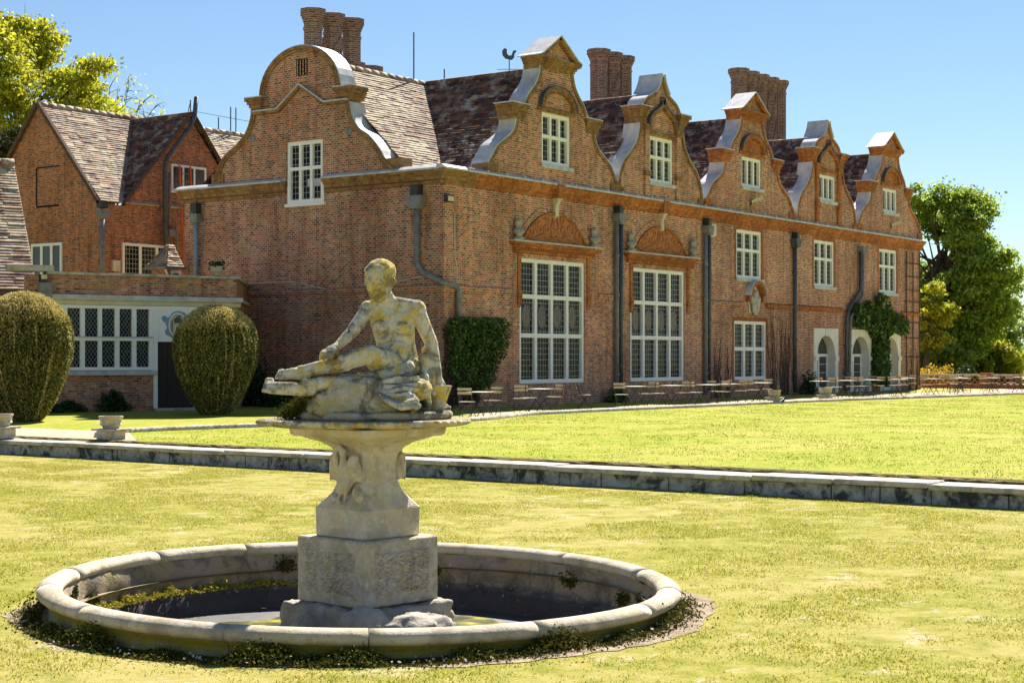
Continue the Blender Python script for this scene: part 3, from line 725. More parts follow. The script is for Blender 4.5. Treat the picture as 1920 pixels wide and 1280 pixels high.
for a, b in ((8.1, 8.6), (3.9, 4.42)):
    for k in range(4):
        e = .012+.16*(k/3)**1.2; MB().box(ex0-e-.02, ex1+.1+.001*k, a-e, b+e, 10.42+.11*k, 10.53+.11*k).build('kneeler_course', M['molding'], eg)
    MB().box(ex0-.2, ex1+.14, a-.18, b+.18, 10.861, 10.9).build('lead_cap', M['lead'], eg)
for a, b in ((9.95, 10.55), (1.8, 2.5)): MB().box(ex0-.06, ex1+.1, a, b, 7.95, 8.3).build('foot_block', M['molding'], eg)
zz = [(8.5, 10.36), (7.25, 10.36), (6.2, 11.12), (5.05, 10.4), (4.0, 10.4)]
xstrip(zz, -.1, ex0-.12, ex0+.02, 'pointed_moulding', M['molding']); xstrip(zz, .05, ex0-.16, ex0+.02, 'pointed_moulding', M['lead'])
MB().box(ex0-.02, ex0+.05, 5.9, 6.42, 11.45, 12.02).build('vent', M['near_black'], eg)  # hole's darkness is only the colour of a closed box
for k in range(4): MB().box(ex0-.03, ex0+.02, 5.94+k*.13, 5.98+k*.13, 11.46, 12.0).build('vent_bar', M['brick_end'], eg)
for y, z in ((4.0, 9.35), (8.55, 9.45), (7.15, 7.2)):
    mb = MB(); mb.lathe([(.0, -.03), (.1, -.03), (.13, 0), (.07, .03), (0, .04)], 14, cap=False)
    o = mb.build('tie_plate', M['pipe_lead'], H); o.rotation_euler = (0, -PI/2, 0); o.location = (-.1 if z > 8 else -.03, y, z)

# ---- roofs
ZR = 12.0
def roof(parts, mat, nm='roof', tw=.18):
    mb = MB()
    for k, q in enumerate(parts): tile_slope(mb, *q, seed=k+3, tw=tw)
    return mb.build(nm, mat, H, fix=False)
rf = roof([((.45, 1.7, 7.8), (LEN, 1.7, 7.8), (LEN, 5.9, ZR), (.45, 5.9, ZR))], M['tile_pale'])
MB().box(.02, LEN, .02, 6, 7.6, 7.86).build('lead_gutter', M['lead'], H)
sl_ = []
for i, c in enumerate(BAYS):
    l = r_ = 4.15
    sl_.append(((c-l, 5.95, 7.85), (c-l, .45, 7.85), (c, .45, ZR), (c, 5.95, ZR)))
    sl_.append(((min(c+r_, LEN), .45, 7.85), (min(c+r_, LEN), 5.95, 7.85), (c, 5.95, ZR), (c, .45, ZR)))
roof(sl_, M['tile'])
MB().add([(.45, 5.9, ZR-.05), (LEN, 5.9, ZR-.05), (LEN, 11.9, 7.9), (.45, 11.9, 7.9)], [(0, 1, 2, 3)]).build('roof', M['tile'], H, fix=False)
def ridge(a, b, mat, parent, r=.11):
    a = Vector(a); b = Vector(b); n = max(1, int((b-a).length/.45)); d = (b-a)/n
    for k in range(n): MB().tube([a+d*(k+.01), a+d*(k+.97)], [r, r*1.08], 8).build('ridge_tile', mat, parent, smooth=True)
ridge((.5, 5.9, ZR), (LEN, 5.9, ZR), M['tile_pale'], H)
for c in BAYS: ridge((c, .5, ZR), (c, 5.8, ZR), M['tile'], H)
MB().prism([(.5, 7.9), (11.8, 7.9), (5.9, ZR-.02)], LEN-.4, LEN-.1, 'x').build('wall', M['brick'], H)

# ---- chimneys: clustered shafts with flared caps
def chimney(x0, n, sp, y, zb, zt, rad, oct_=True, twist=False):
    base = MB(); base.box(x0-rad*1.25, x0+sp*(n-1)+rad*1.25, y-rad*1.25, y+rad*1.25, zb-1.8, zb)
    base.box(x0-rad*1.4, x0+sp*(n-1)+rad*1.4, y-rad*1.4, y+rad*1.4, zb-.25, zb-.05)
    ch = base.build('chimney', M['brick_chimney'], H)
    for k in range(n):
        x = x0+sp*k; h = zt-zb; m = 8 if oct_ else 16
        pr = [(rad, zb), (rad, zb+.12), (rad*.88, zb+.2), (rad*.88, zt-.75), (rad*.96, zt-.72), (rad*.96, zt-.66), (rad*.88, zt-.63), (rad*.88, zt-.5), (rad*1.0, zt-.42), (rad*1.0, zt-.34), (rad*1.1, zt-.33), (rad*1.1, zt-.24), (rad*1.22, zt-.23), (rad*1.22, zt-.02), (rad*1.05, zt), (rad*.6, zt), (rad*.55, zt-.4)]
        mb = MB(); mb.lathe(pr, m, cap=False, a0=PI/8, a1=2*PI+PI/8); o = mb.build('flue', M['brick_chimney'], ch); o.location = (x, y, 0)
        # lathe was made round the origin
        if k % 2 == 1:
            hel = MB()
            for j in range(6):
                hel.tube([(rad*.9*math.cos(a+j*PI/3), rad*.9*math.sin(a+j*PI/3), zb+.25+(h-1.1)*q/14) for q, a in enumerate([q_*.12 for q_ in range(15)])], .035, 5)
            s = hel.build('spiral_rib', M['brick_chimney'], ch); s.location = (x, y, 0)
    return ch
chimney(.85, 3, 1.03, 6.5, 11.9, 13.95, .39)
chimney(18.63, 3, 1.02, 5.9, 12.4, 15.2, .44)
chimney(31.77, 5, 1.12, 5.9, 12.6, 16.25, .45)
chimney(8.6, 3, 1.15, 12.5, 11.5, 14.0, .5)
mb = MB(); mb.lathe([(.2, 12.0), (.2, 12.85), (.26, 12.9), (.26, 13.05), (.18, 13.05)], 12); o = mb.build('chimney_pot', M['terracotta'], H); o.location = (16.4, 5.9, 0)
# rods and weather vane on the ridge
for x, y, z0, z1 in ((5.74, 5.9, 12.0, 13.86), (7.6, 5.9, 12.0, 12.75), (9.6, 12.4, 12, 14.5)): MB().tube([(x, y, z0), (x, y, z1)], .028, 6).build('lightning_rod', M['iron'], H)
v = MB().tube([(11.88, 5.9, 12.0), (11.88, 5.9, 13.75)], .022, 6).build('weather_vane', M['iron'], H)
MB().obox((11.45, 5.6, 13.35), (12.3, 6.2, 13.35), .02, .02).build('vane_arm', M['iron'], v); MB().obox((11.58, 6.3, 13.35), (12.15, 5.5, 13.35), .02, .02).build('vane_arm', M['iron'], v)
q = MB(); P = [(.0, 0), (.1, -.02), (.2, .08), (.22, .25), (.3, .33), (.26, .4), (.16, .36), (.1, .18), (-.02, .16), (-.1, .25), (-.1, .42), (-.2, .46), (-.3, .34), (-.28, .16), (-.16, .03)]
q.prism([(x*1.0, z+13.75) for x, z in P], -.015, .015); o = q.build('vane_cockerel', M['iron'], v); o.location = (11.88, 5.9, 0); o.rotation_euler = (0, 0, R(-40))
# ---- terracotta lunettes over the hall windows
def spiral(mb, cx, cz, r0, turns, a0, rad=.05, y=-.03, hand=1):
    n = int(18*turns)
    mb.tube([(cx+hand*r0*(1-.8*i/n)*math.cos(a0+2*PI*turns*i/n), y, cz+r0*(1-.8*i/n)*math.sin(a0+2*PI*turns*i/n)) for i in range(n+1)], [rad*(1-.4*i/n) for i in range(n+1)], 6)
for c in (6.42, 13.86):
    hw, rise, zb = 2.05, 1.06, 5.78
    Rr = (hw*hw+rise*rise)/(2*rise); th = math.asin(hw/Rr)
    A = lambda r_, k, n=24: (c+r_*math.sin(-th+2*th*k/n), zb+rise-Rr+r_*math.cos(-th+2*th*k/n))
    inner = [A(Rr, k) for k in range(25)]
    L = MB().prism(inner[::-1], -.02, .02).build('lunette', M['terracotta'], H)
    strip(MB(), inner, .09, -.09, .01).build('lunette_rim', M['orange'], L)
    nv = 40
    for k in range(nv):     # ring of arch bricks standing on end
        p = [A(Rr+.015, k+.06, nv), A(Rr+.24, k+.06, nv), A(Rr+.24, k+.94, nv), A(Rr+.015, k+.94, nv)]
        MB().prism(p, -.035+random.Random(k).uniform(-.008, .008), .02).build('brick', M['brick'], L)
    sc = MB()
    for s in (1, -1):
        spiral(sc, c+s*1.45, zb+.3, .24, 1.4, -PI/2, hand=s); spiral(sc, c+s*.98, zb+.52, .26, 1.5, PI/2, hand=-s); spiral(sc, c+s*.52, zb+.42, .22, 1.3, -PI/2, hand=s)
        spiral(sc, c+s*.48, zb+.78, .17, 1.2, 0, hand=s); spiral(sc, c+s*.18, zb+.32, .14, 1.2, PI/2, hand=s)
        sc.tube([(c+s*1.7, -.03, zb+.1), (c+s*1.3, -.03, zb+.06), (c+s*.8, -.03, zb+.22), (c+s*.4, -.03, zb+.1), (c, -.03, zb+.16)], [.03, .05, .055, .05, .05], 6)
        sc.tube([(c+s*.1, -.03, zb+.15), (c+s*.25, -.03, zb+.5), (c+s*.12, -.03, zb+.85)], [.06, .05, .03], 6)
    sc.ball((c, -.02, zb+.62), (.11, .07, .16)).ball((c, -.02, zb+.36), (.13, .06, .12))
    sc.build('scroll_relief', M['terracotta'], L, smooth=True)
    # keystone console up to the cornice
    k_ = MB().prism([(0, 6.66), (-.14, 6.7), (-.12, 7.05), (-.2, 7.2), (-.24, 7.33), (0, 7.36)], c-.1, c+.1, 'x').build('keystone', M['cream'], L)
    MB().box(c-.17, c+.17, -.26, .0, 7.28, 7.345).build('console_cap', M['cream'], k_)
    MB().prism([(.0, 7.33), (-.3, 7.36), (-.36, 7.83), (.0, 7.84)], c-.2, c+.2, 'x').build('cornice_break', M['orange'], H)
    # entablature below
    ent = MB().box(c-2.55, c+2.55, -.1, .03, 5.3, 5.5).build('entablature', M['orange'], H)
    MB().box(c-2.65, c+2.65, -.17, .02, 5.501, 5.58).build('entablature_course', M['orange'], ent); MB().box(c-2.75, c+2.75, -.24, .02, 5.581, 5.68).build('entablature_course', M['orange'], ent)
    MB().box(c-2.8, c+2.8, -.28, .02, 5.681, 5.73).build('lead_flashing', M['lead'], ent)
    dm = MB().box(-.035, .035, -.15, -.1, 5.4, 5.5).mesh('dentil'); dm.materials.append(M['orange'])
    for k in range(34):
        o = bpy.data.objects.new('dentil', dm); COL.objects.link(o); o.parent = ent; o.location = (c-2.48+k*.15, 0, 0)
    for s in (1, -1):
        x = c+s*2.42
        f = MB(); f.lathe([(.0, 5.74), (.2, 5.74), (.2, 5.8), (.12, 5.84), (.1, 5.9), (.19, 5.98), (.21, 6.06), (.13, 6.14), (.1, 6.2), (.14, 6.27), (.13, 6.37), (.07, 6.46), (0, 6.5)], 14, cap=False)
        o = f.build('finial', M['coping'], H, smooth=True); o.location = (x, -.16, 0)
        a, b = sorted((c+s*2.1, c+s*2.3)); MB().box(a, b, -.05, .05, 3.95, 5.3).build('brick_pilaster', M['orange'], H)
        MB().prism([(.03, 3.95), (-.1, 3.95), (-.09, 3.75), (-.02, 3.45), (.03, 3.4)], a, b, 'x').build('pilaster_drop', M['orange'], H)
# ---- rainwater pipes with hopper heads
def pipe(pts, r, mat, parent, nm='downpipe', hopper=None):
    p = MB().tube(pts, r, 10).build(nm, mat, parent, smooth=True)
    z = pts[-1][2]+.3
    a, b = Vector(pts[-2]), Vector(pts[-1])
    n = int(abs(a.z-b.z)/1.7)
    for k in range(1, n+1):
        q = a.lerp(b, k/(n+.6)); MB().tube([q-Vector((0, 0, .05)), q+Vector((0, 0, .05))], r*1.3, 10).build('pipe_collar', mat, p)
    if hopper:
        x, y, z = hopper; mb = MB(); mb.prism([(x-.13, z-.3), (x+.13, z-.3), (x+.24, z-.08), (x+.24, z+.1), (x-.24, z+.1), (x-.24, z-.08)], y-.16, y+.16); mb.build('hopper', mat, p)
    return p
for x in (10.43, 17.34):
    pipe([(x, -.13, 7.0), (x, -.13, .15)], .085, M['pipe_lead'], H, hopper=(x+.1, -.19, 7.0)); pipe([(x+.3, -.13, 7.0), (x+.3, -.13, .25)], .08, M['iron'], H)
    MB().box(x-.06, x+.16, -.32, -.03, 7.11, 7.4).build('outlet', M['black'], H)
pipe([(25.71, -.13, 7.0), (25.71, -.13, .1)], .09, M['iron'], H, hopper=(25.71, -.17, 6.95)); MB().box(25.6, 25.8, -.3, -.03, 7.06, 7.36).build('outlet', M['black'], H)
pipe([(33.2, -.15, 7.0), (33.2, -.15, 4.7), (32.2, -.15, 3.9), (31.75, -.15, 3.6), (31.55, -.15, .1)], .085, M['pipe_lead'], H, hopper=(33.1, -.18, 7.0))
pipe([(32.95, -.15, 6.9), (32.95, -.15, 5.0), (31.5, -.15, 3.95), (31.3, -.15, 3.6), (31.2, -.15, .1)], .085, M['iron'], H)
# the pipe that wraps round the corner
pipe([(-.14, 1.0, 6.7), (-.14, 1.0, 4.75), (-.16, .75, 4.45), (-.17, -.05, 4.12), (.35, -.15, 4.02), (.62, -.14, 3.9), (.62, -.14, .1)], .1, M['pipe_lead'], H)
mb = MB(); mb.prism([(.87, 6.55), (1.13, 6.55), (1.3, 6.78), (1.3, 6.98), (.7, 6.98), (.7, 6.78)], -.36, -.03, 'x'); mb.build('hopper', M['pipe_lead'], H)
MB().box(-.3, -.02, .85, 1.18, 6.99, 7.33).build('outlet', M['black'], H)
pipe([(-.14, 11.35, 6.7), (-.14, 11.35, 4.3)], .075, M['blue_paint'], H); MB().box(-.3, -.02, 11.15, 11.5, 6.6, 6.9).build('hopper', M['pipe_lead'], H); MB().box(-.28, -.02, 11.2, 11.5, 6.95, 7.3).build('outlet', M['black'], H)
MB().tube([(-.05, p.x, p.y) for p in catmull([(.5, 4.35), (1.2, 4.3), (2.4, 4.1), (3.6, 4.0), (5.0, 4.02), (6.2, 4.25), (7.0, 4.32), (8.8, 4.3)], 5)], .018, 6).build('cable', M['cable'], H)
MB().tube([(.45, -.03, 6.5), (.55, -.03, 6.4), (.56, -.03, 5.0), (.68, -.03, 4.6), (.66, -.03, 4.1)], .015, 6).build('cable', M['cable'], H)
def flood(x, y, z, ax):
    f = MB().box(x-.17, x+.17, y-.2, y-.06, z-.12, z+.12).build('floodlight', M['black'], H)
    MB().box(x-.14, x+.14, y-.212, y-.2, z-.09, z+.07).build('lamp_glass', M['lamp_glass'], f); MB().box(x-.03, x+.03, y-.08, y+.0, z+.02, z+.06).build('bracket', M['black'], f)
flood(.12, 0, 6.85, 'y'); 
for x in (21.4, 36.8):
    f = MB().obox((x, GY0-.05, 8.38), (x+.25, GY0-.45, 8.58), .2, .12).build('floodlight', M['lamp_glass'], H); MB().tube([(x-.05, GY0, 8.2), (x-.03, GY0-.12, 8.45)], .03, 6).build('bracket', M['black'], f)
MB().add([(17.75, -.02, 6.6), (18.5, -.02, 6.75), (18.45, -.02, 7.25), (17.9, -.02, 7.2)], [(0, 1, 2, 3)]).build('plaster_patch', M['cream'], H, fix=False)

# ---- three arched garden doors in a pale stone surround
for a, b in ARCH:
    c = (a+b)/2; hw = 1.0; zs = 1.72; zt = 2.72
    arc = [(c+hw*math.cos(t_), zs+(zt-zs)*math.sin(t_)) for t_ in [PI*k/20 for k in range(21)]]      # right to left
    mb = MB()
    mb.box(a+.005, c-hw, -.06, .5, -.1, zs); mb.box(c+hw, b-.005, -.06, .5, -.1, zs)
    for k in range(20):
        p, q = arc[k], arc[k+1]; P = lambda u: (u[0], 3.05)
        mb.prism([p, P(p), P(q), q], -.06, .5)
    mb.box(a+.005, c-hw, -.06, .5, zs, 3.05); mb.box(c+hw, b-.005, -.06, .5, zs, 3.05)
    S = mb.build('door_surround', M['white_stone'], H)
    for s in (1, -1):
        x0_, x1_ = sorted((c+s*(hw-.06), c+s*(hw+.32))); MB().box(x0_, x1_, -.12, .51, zs-.2, zs+.02).build('impost', M['white_stone'], S)
    MB().prism([(c-.09, 2.68), (c+.09, 2.68), (c+.14, 3.04), (c-.14, 3.04)], -.09, -.05).build('keystone', M['white_stone'], S)
    D = MB()
    for x in (c-hw, c-.06, c+hw-.12): D.box(x+.003, x+.117, .33, .42, 0, zs+.0)
    D.box(c-hw+.003, c+hw-.003, .331, .421, 0, .16); D.box(c-hw+.003, c+hw-.003, .325, .425, zs-.001, zs+.13)
    strip(D, arc, .1, .33, .42)
    D = D.build('garden_door', M['white'], H)
    for x0_, x1_ in ((c-hw+.11, c-.055), (c+.055, c+hw-.11)): MB().box(x0_, x1_, .37, .38, .15, zs).build('pane', M['pane_plain'], D)
    MB().prism([(x, z) for x, z in arc], .37, .38).build('fanlight', M['pane_plain'], D)
    for k in range(1, 4): MB().box(c-hw+.1, c+hw-.1, .35, .368, .15+k*.4, .17+k*.4).build('glazing_bar', M['white'], D)
MB().box(27.7, 38.4, .55, .6, -.2, 3.1).build('dark_room', M['near_black'], H)  # backing sheet coloured near-black to stand in for the unlit room
# ---- niche with a carved bust on the front
mb = MB(); strip(mb, [(21.82+.72*math.cos(a), 4.35+.62*math.sin(a)) for a in [PI*k/14 for k in range(15)]], -.14, -.28, .02); nb = mb.build('niche', M['orange'], H)
strip(MB(), [(21.82+.75*math.cos(a), 4.35+.65*math.sin(a)) for a in [PI*k/14 for k in range(15)]], .03, -.32, .02).build('niche_lead', M['lead'], nb)
for s in (1, -1): MB().box(21.82+s*.64-.08, 21.82+s*.64+.08, -.2, .02, 4.1, 4.35).build('niche_bracket', M['orange'], nb)
mb = MB(); mb.prism([(21.82+.5*math.cos(a), 4.3+.5*math.sin(a)) for a in [PI*k/12 for k in range(13)]]+[(21.45, 3.6), (22.2, 3.6)], -.02, .02); mb.build('niche_back', M['cream'], nb)
mb = MB(); mb.ball((21.82, -.12, 4.42), (.17, .15, .2)).ball((21.82, -.1, 4.08), (.36, .15, .22)).ball((21.65, -.12, 3.85), (.15, .1, .25)).ball((22.0, -.12, 3.85), (.15, .1, .25)).ball((21.82, -.1, 3.66), (.14, .1, .2)).ball((21.5, -.1, 4.2), (.12, .1, .2)).ball((22.14, -.1, 4.2), (.12, .1, .2))
remeshed(mb, 'carved_bust', M['coping'], nb, .03, 2, (.05, .1))
# trellis wires on the far bay
for x in (39.0, 39.9, 40.8): MB().box(x-.03, x+.03, -.09, -.05, .2, 7.2).build('trellis_batten', M['twig'], H)
for z in (.7, 1.7, 2.7, 3.5, 4.6, 5.2, 5.9, 6.6): MB().box(38.9, 40.95, -.06, -.03, z-.025, z+.025).build('trellis_batten', M['twig'], H)

# ------------------------------------------------------------------ low annex with the leaded window, left of the end gable
AX = empty('annex', (-9.65, 7.83, 0), R(-21.46)); tag(AX, 'low brick annex with white leaded window and painted coat of arms', 'building')
LA = 6.23
def abox(nm, m, *b, par=None): return MB().box(*b).build(nm, M[m], par or AX)
abox('wall', 'brick_annex', -3.2, 3.4, 0, .3, -.2, 1.12)
abox('wall', 'brick_annex', 4.75, LA, 0, .3, -.2, 3.3); abox('wall', 'brick_annex', -3.2, .2, .01, .3, 1.2, 3.3)
par_ = abox('parapet', 'brick_annex', .0, LA, .0, .3, 3.6, 4.22); abox('parapet_pier', 'brick_annex', 5.05, LA-.1, -.03, .1, 3.6, 4.2)
abox('pier', 'brick_annex', -.55, -.02, -.06, .4, 3.3, 4.2); abox('pier_cap', 'coping', -1.1, .2, -.14, .5, 4.3, 4.48); abox('pier_block', 'pipe_lead', -.28, .1, -.25, -.06, 3.5, 3.95); abox('pier_lamp', 'black', -.24, -.02, -.22, -.06, 3.98, 4.2); abox('lamp_glass', 'lamp_glass', -.22, -.04, -.23, -.22, 4.06, 4.19)
rr = random.Random(3); x = .0
while x < LA:
    L = min(rr.uniform(.5, .9), LA+.12-x); abox('coping_stone', 'coping', x+.004, x+L-.004, -.08, .38, 4.225, 4.3+rr.uniform(-.01, .015)); x += L
x = .0
while x < LA+.1:
    L = min(1.35, LA+.15-x); abox('lead_sheet', 'lead', x+.004, x+L-.004, -.2, .0, 3.5+rr.uniform(-.006, .006), 3.61); x += L
MB().prism([(-.02, 3.3), (-.06, 3.32), (-.1, 3.42), (-.19, 3.47), (-.19, 3.5), (.02, 3.5), (.02, 3.3)], -.3, LA+.12, 'x').build('cornice', M['cream'], AX)
w = window(AX, .2, 3.5, 1.28, 3.3, 1, [], bar=.1, frame=.1, sill=0, rec=-.03, pane='near_black', depth=.2)
for ch in [c for c in w.children if c.name.startswith('pane')]: bpy.data.objects.remove(ch)
mu = [.2, .51, .65, 1.06, 1.2, 1.62, 1.74, 2.16, 2.3, 2.71, 2.85, 3.27, 3.5]
for k in range(0, 12, 2):
    if k: abox('mullion', 'white', mu[k-1], mu[k], -.02, .15, 1.36, 3.22, par=w)
    a, b = mu[k] if k else .28, mu[k+1]
    for z0_, z1_ in ((1.36, 2.2), (2.34, 3.22)): abox('pane', 'pane_d', a-.01, b+.01, .09, .1, z0_, z1_, par=w)
abox('post', 'white', 3.27, 3.4, -.02, .15, 1.36, 3.22, par=w); abox('dark_room', 'near_black', .1, 3.5, .35, .4, 1.2, 3.3)  # dark sheet behind the panes: unlit interior put into its colour
abox('transom', 'white', .28, 3.4, -.045, .14, 2.2, 2.29, par=w); abox('drip', 'lead', .28, 3.4, -.08, .0, 2.291, 2.33, par=w)
abox('sill', 'lead', .0, 3.5, -.14, .02, 1.13, 1.27, par=w)
abox('door_post', 'white', 3.4, 3.53, -.06, .2, .0, 3.3); abox('door_head', 'white', 3.53, 4.85, -.05, .2, 3.2, 3.3)
pn = abox('painted_panel', 'white', 3.53, 4.75, -.02, .05, 2.18, 3.2); abox('door_post', 'white', 4.76, 4.86, -.06, .2, .0, 3.3)
ov = lambda rx, rz, cx=4.2, cz=2.7, n=28: [(cx+rx*math.cos(2*PI*k/n), cz+rz*math.sin(2*PI*k/n)) for k in range(n)]
cart = [(cx_, cz_) for cx_, cz_ in [(4.2, 3.16), (4.42, 3.12), (4.55, 2.98), (4.62, 2.8), (4.66, 2.5), (4.5, 2.32), (4.3, 2.24), (4.1, 2.26), (3.95, 2.36), (3.82, 2.42), (3.8, 2.55), (3.86, 2.62), (3.8, 2.78), (3.7, 2.86), (3.7, 2.98), (3.78, 3.0), (3.86, 2.93), (3.95, 2.98), (4.02, 3.1)]]
MB().prism(smooth2(cart+[cart[0]], 3)[:-1], -.05, -.021).build('cartouche', M['blue_paint'], pn)
MB().prism(ov(.31, .4), -.065, -.051).build('cartouche_rim', M['white'], pn); MB().prism(ov(.28, .37), -.072, -.066).build('arms_field', M['slat'], pn)
abox('shield', 'cream', 4.06, 4.34, -.085, -.073, 2.42, 2.72, par=pn); abox('shield_charge', 'red_paint', 4.22, 4.34, -.09, -.086, 2.55, 2.64, par=pn); abox('shield_charge', 'gold', 4.1, 4.2, -.09, -.086, 2.44, 2.54, par=pn)
mb = MB(); mb.prism([(4.08, 2.78), (4.32, 2.78), (4.36, 2.86), (4.27, 2.95), (4.3, 3.02), (4.18, 3.0), (4.12, 2.93), (4.05, 2.9)], -.085, -.073); mb.build('crest', M['iron'], pn)
for x_ in (4.0, 4.38): abox('mantling', 'pipe_lead', x_-.02, x_+.02, -.082, -.073, 2.5, 2.85, par=pn)
dr = abox('door', 'door', 3.53, 4.76, .06, .12, .08, 2.18)
for k in range(7): abox('plank', 'door', 3.545+k*.174, 3.545+k*.174+.166, .04+.004*(k % 2), .062, .09, 2.17, par=dr)
abox('threshold', 'coping', 3.4, 4.9, -.25, .2, -.05, .08)
MB().add([(LA, .0, -.2), (LA-.02, .3, -.2), (LA-.02, .3, 4.22), (LA, 0, 4.22)], [(0, 1, 2, 3)]).build('wall', M['brick_annex'], AX, fix=False)
# return wall running back to the house
p0 = Vector((LA, 0, 0)); m4 = Matrix.Rotation(R(21.46), 4, 'Z') @ Matrix.Translation((9.65, -7.83, 0)); p1 = m4 @ Vector((-.02, 8.9, 0))
for nm, m, z0_, z1_, t_ in (('return_wall', 'brick_annex', -.2, 4.22, 0), ('return_coping', 'coping', 4.225, 4.31, .07), ('return_lead', 'lead', 3.5, 3.6, .13)):
    dd = (p1-p0).normalized(); nn = Vector((dd.y, -dd.x, 0))
    MB().prism([(p.x, p.y) for p in (p0+nn*t_, p1+nn*t_, p1-nn*.3, p0-nn*.3)], z0_, z1_, 'z').build(nm, M[m], AX)
MB().add([(0, .3, 4.0), (LA, .3, 4.0), (p1.x, p1.y, 4.05), (0, 6, 4.05)], [(0, 1, 2, 3)]).build('flat_roof', M['lead'], AX, fix=False)
def urn(name, loc, s, label, mat='coping', group=None):
    u = empty(name, loc); tag(u, label, 'urn', group)
    MB().lathe([(.0, .0), (.2*s, 0), (.22*s, .05*s), (.14*s, .1*s), (.12*s, .16*s), (.28*s, .26*s), (.36*s, .42*s), (.38*s, .5*s), (.44*s, .54*s), (.44*s, .58*s), (.38*s, .58*s), (.33*s, .5*s)], 20, cap=False).build('bowl', M[mat], u, smooth=False)
    return u
u = urn('stone_urn', AX.matrix_basis @ Vector((5.6, .1, 4.31)), .55, 'small weathered stone urn with plant standing on the annex parapet')
P = RNG.normal(0, 1, (260, 3))*np.array([.13, .13, .06])+np.array([0, 0, .36]); tag(quads('plant', leaf_quads(P, .05), M['shrub'], u), kind='stuff')

# ------------------------------------------------------------------ left house with the long tiled roof
LH = empty('tiled_house', (-9.65, 7.83, 0), R(-21.46)); tag(LH, 'house with long lichen-covered tile roof beside the annex', 'building')
mb = MB(); tile_slope(mb, (-12, 1.0, 3.78), (.02, 1.0, 3.78), (.45, 5.0, 8.12), (-12, 5.0, 8.12), .13, .2, 11); mb.build('roof', M['tile_pale'], LH, fix=False)
ridge((-12, 5.0, 8.12), (.45, 5.0, 8.12), M['tile_pale'], LH, .14)
MB().box(-12, -.3, 1.25, 6, -.2, 3.7).build('wall', M['brick_red'], LH); MB().obox((-12, .92, 3.66), (.0, .92, 3.66), .12, .1).build('gutter', M['iron'], LH)
MB().prism([(1.25, 3.7), (5.0, 7.95), (9, 3.7)], -.05, -.3, 'x').build('wall', M['brick_red'], LH)

# ------------------------------------------------------------------ red brick house behind
RH = empty('red_brick_house', (2.74, 20, 0)); tag(RH, 'bright red brick house with two steep tiled gables behind the annex', 'house')
def rbox(nm, m, *b, par=None): return MB().box(*b).build(nm, M[m], par or RH)
ga, gz, ge = 3.84, 12.42, 8.2
MB().prism([(0, -.2), (7.7, -.2), (7.7, ge), (ga, gz), (.0, ge)], 0, .3, 'x').build('gable_wall', M['brick_red'], RH)
MB().prism([(.3, -.2), (9.5, -.2), (9.5, 6.9), (8.4, ge), (4.92, gz-.3), (1.3, ge-.2), (.3, ge-.2)], 0.001, .3).build('gable_wall', M['brick_red'], RH)
mb = MB(); tile_slope(mb, (-.1, -.12, ge-.1), (14, -.12, ge-.1), (14, ga, gz-.02), (-.1, ga, gz-.02), seed=21); mb.build('roof', M['tile_pale'], RH, fix=False)
mb = MB(); tile_slope(mb, (1.1, ga+.2, ge-.1), (1.1, -.15, ge-.1), (4.92, -.15, gz-.2), (4.92, ga+.2, gz-.2), seed=22); tile_slope(mb, (8.7, -.15, ge-.1), (8.7, ga, ge-.1), (4.92, ga, gz-.2), (4.92, -.15, gz-.2), seed=23); mb.build('roof', M['tile'], RH, fix=False)
ridge((-.1, ga, gz), (14, ga, gz), M['tile_pale'], RH); ridge((4.92, -.1, gz-.18), (4.92, ga, gz-.18), M['tile'], RH)
for s in (1, -1): MB().obox((-.12, ga+s*.02, gz+.02), (-.12, ga+s*3.95, ge-.2), .16, .16, up=(1, 0, 0)).build('bargeboard', M['twig'], RH)
for s, e_ in ((-1, 3.85), (1, 3.6)): MB().obox((4.92+s*.03, -.2, gz-.12), (4.92+s*e_, -.2, ge-.12), .1, .12, up=(0, 1, 0)).build('bargeboard', M['twig'], RH)
window(RH, 3.83, 5.87, 8.83, 10.0, 3, [], at=-.02, sill=.08, rec=-.05, depth=.07, bar=.1, frame=.1, pane='pane_plain')
window(RH, 1.12, 4.0, 4.2, 6.46, 3, [], at=-.02, sill=0, rec=-.05, depth=.07, bar=.14, frame=.12, pane='pane')
window(RH, 2.35, 4.36, 4.7, 6.5, 3, [], at=-.02, sill=.0, rec=-.05, depth=.07, bar=.16, frame=.12, axis='x', pane='pane_plain')
for y, z0_, z1_ in ((4.05, 8.3, 9.6),): MB().box(-.02, .02, y-.03, y+.03, 8.1, 9.7).build('blocked_window_edge', M['near_black'], RH)
MB().box(-.015, .02, 2.6, 4.05, 8.02, 8.1).build('blocked_window_edge', M['near_black'], RH); MB().box(-.015, .02, 2.6, 4.05, 9.68, 9.74).build('blocked_window_edge', M['near_black'], RH)
pipe([(-.02, -.16, 7.6), (-.02, -.16, 4.0)], .1, M['pipe_lead'], RH, hopper=(-.02, -.16, 7.65)); rbox('outlet', 'black', -.2, .16, -.3, .0, 7.8, 8.1)
MB().tube([(5.1, -.25, 13.0), (5.0, -.25, 12.2), (4.75, -.25, 11.65), (4.3, -.25, 11.2), (3.45, -.25, 10.2), (3.3, -.25, 9.9), (3.3, -.25, 7.3), (3.45, -.25, 5.9)], .1, 8).build('flue_pipe', M['iron'], RH, smooth=True)
MB().tube([(3.65, -.15, 9.6), (3.65, -.15, 7.4), (4.0, -.15, 7.3), (4.1, -.15, 6.2)], .05, 6).build('waste_pipe', M['pipe_lead'], RH, smooth=True)
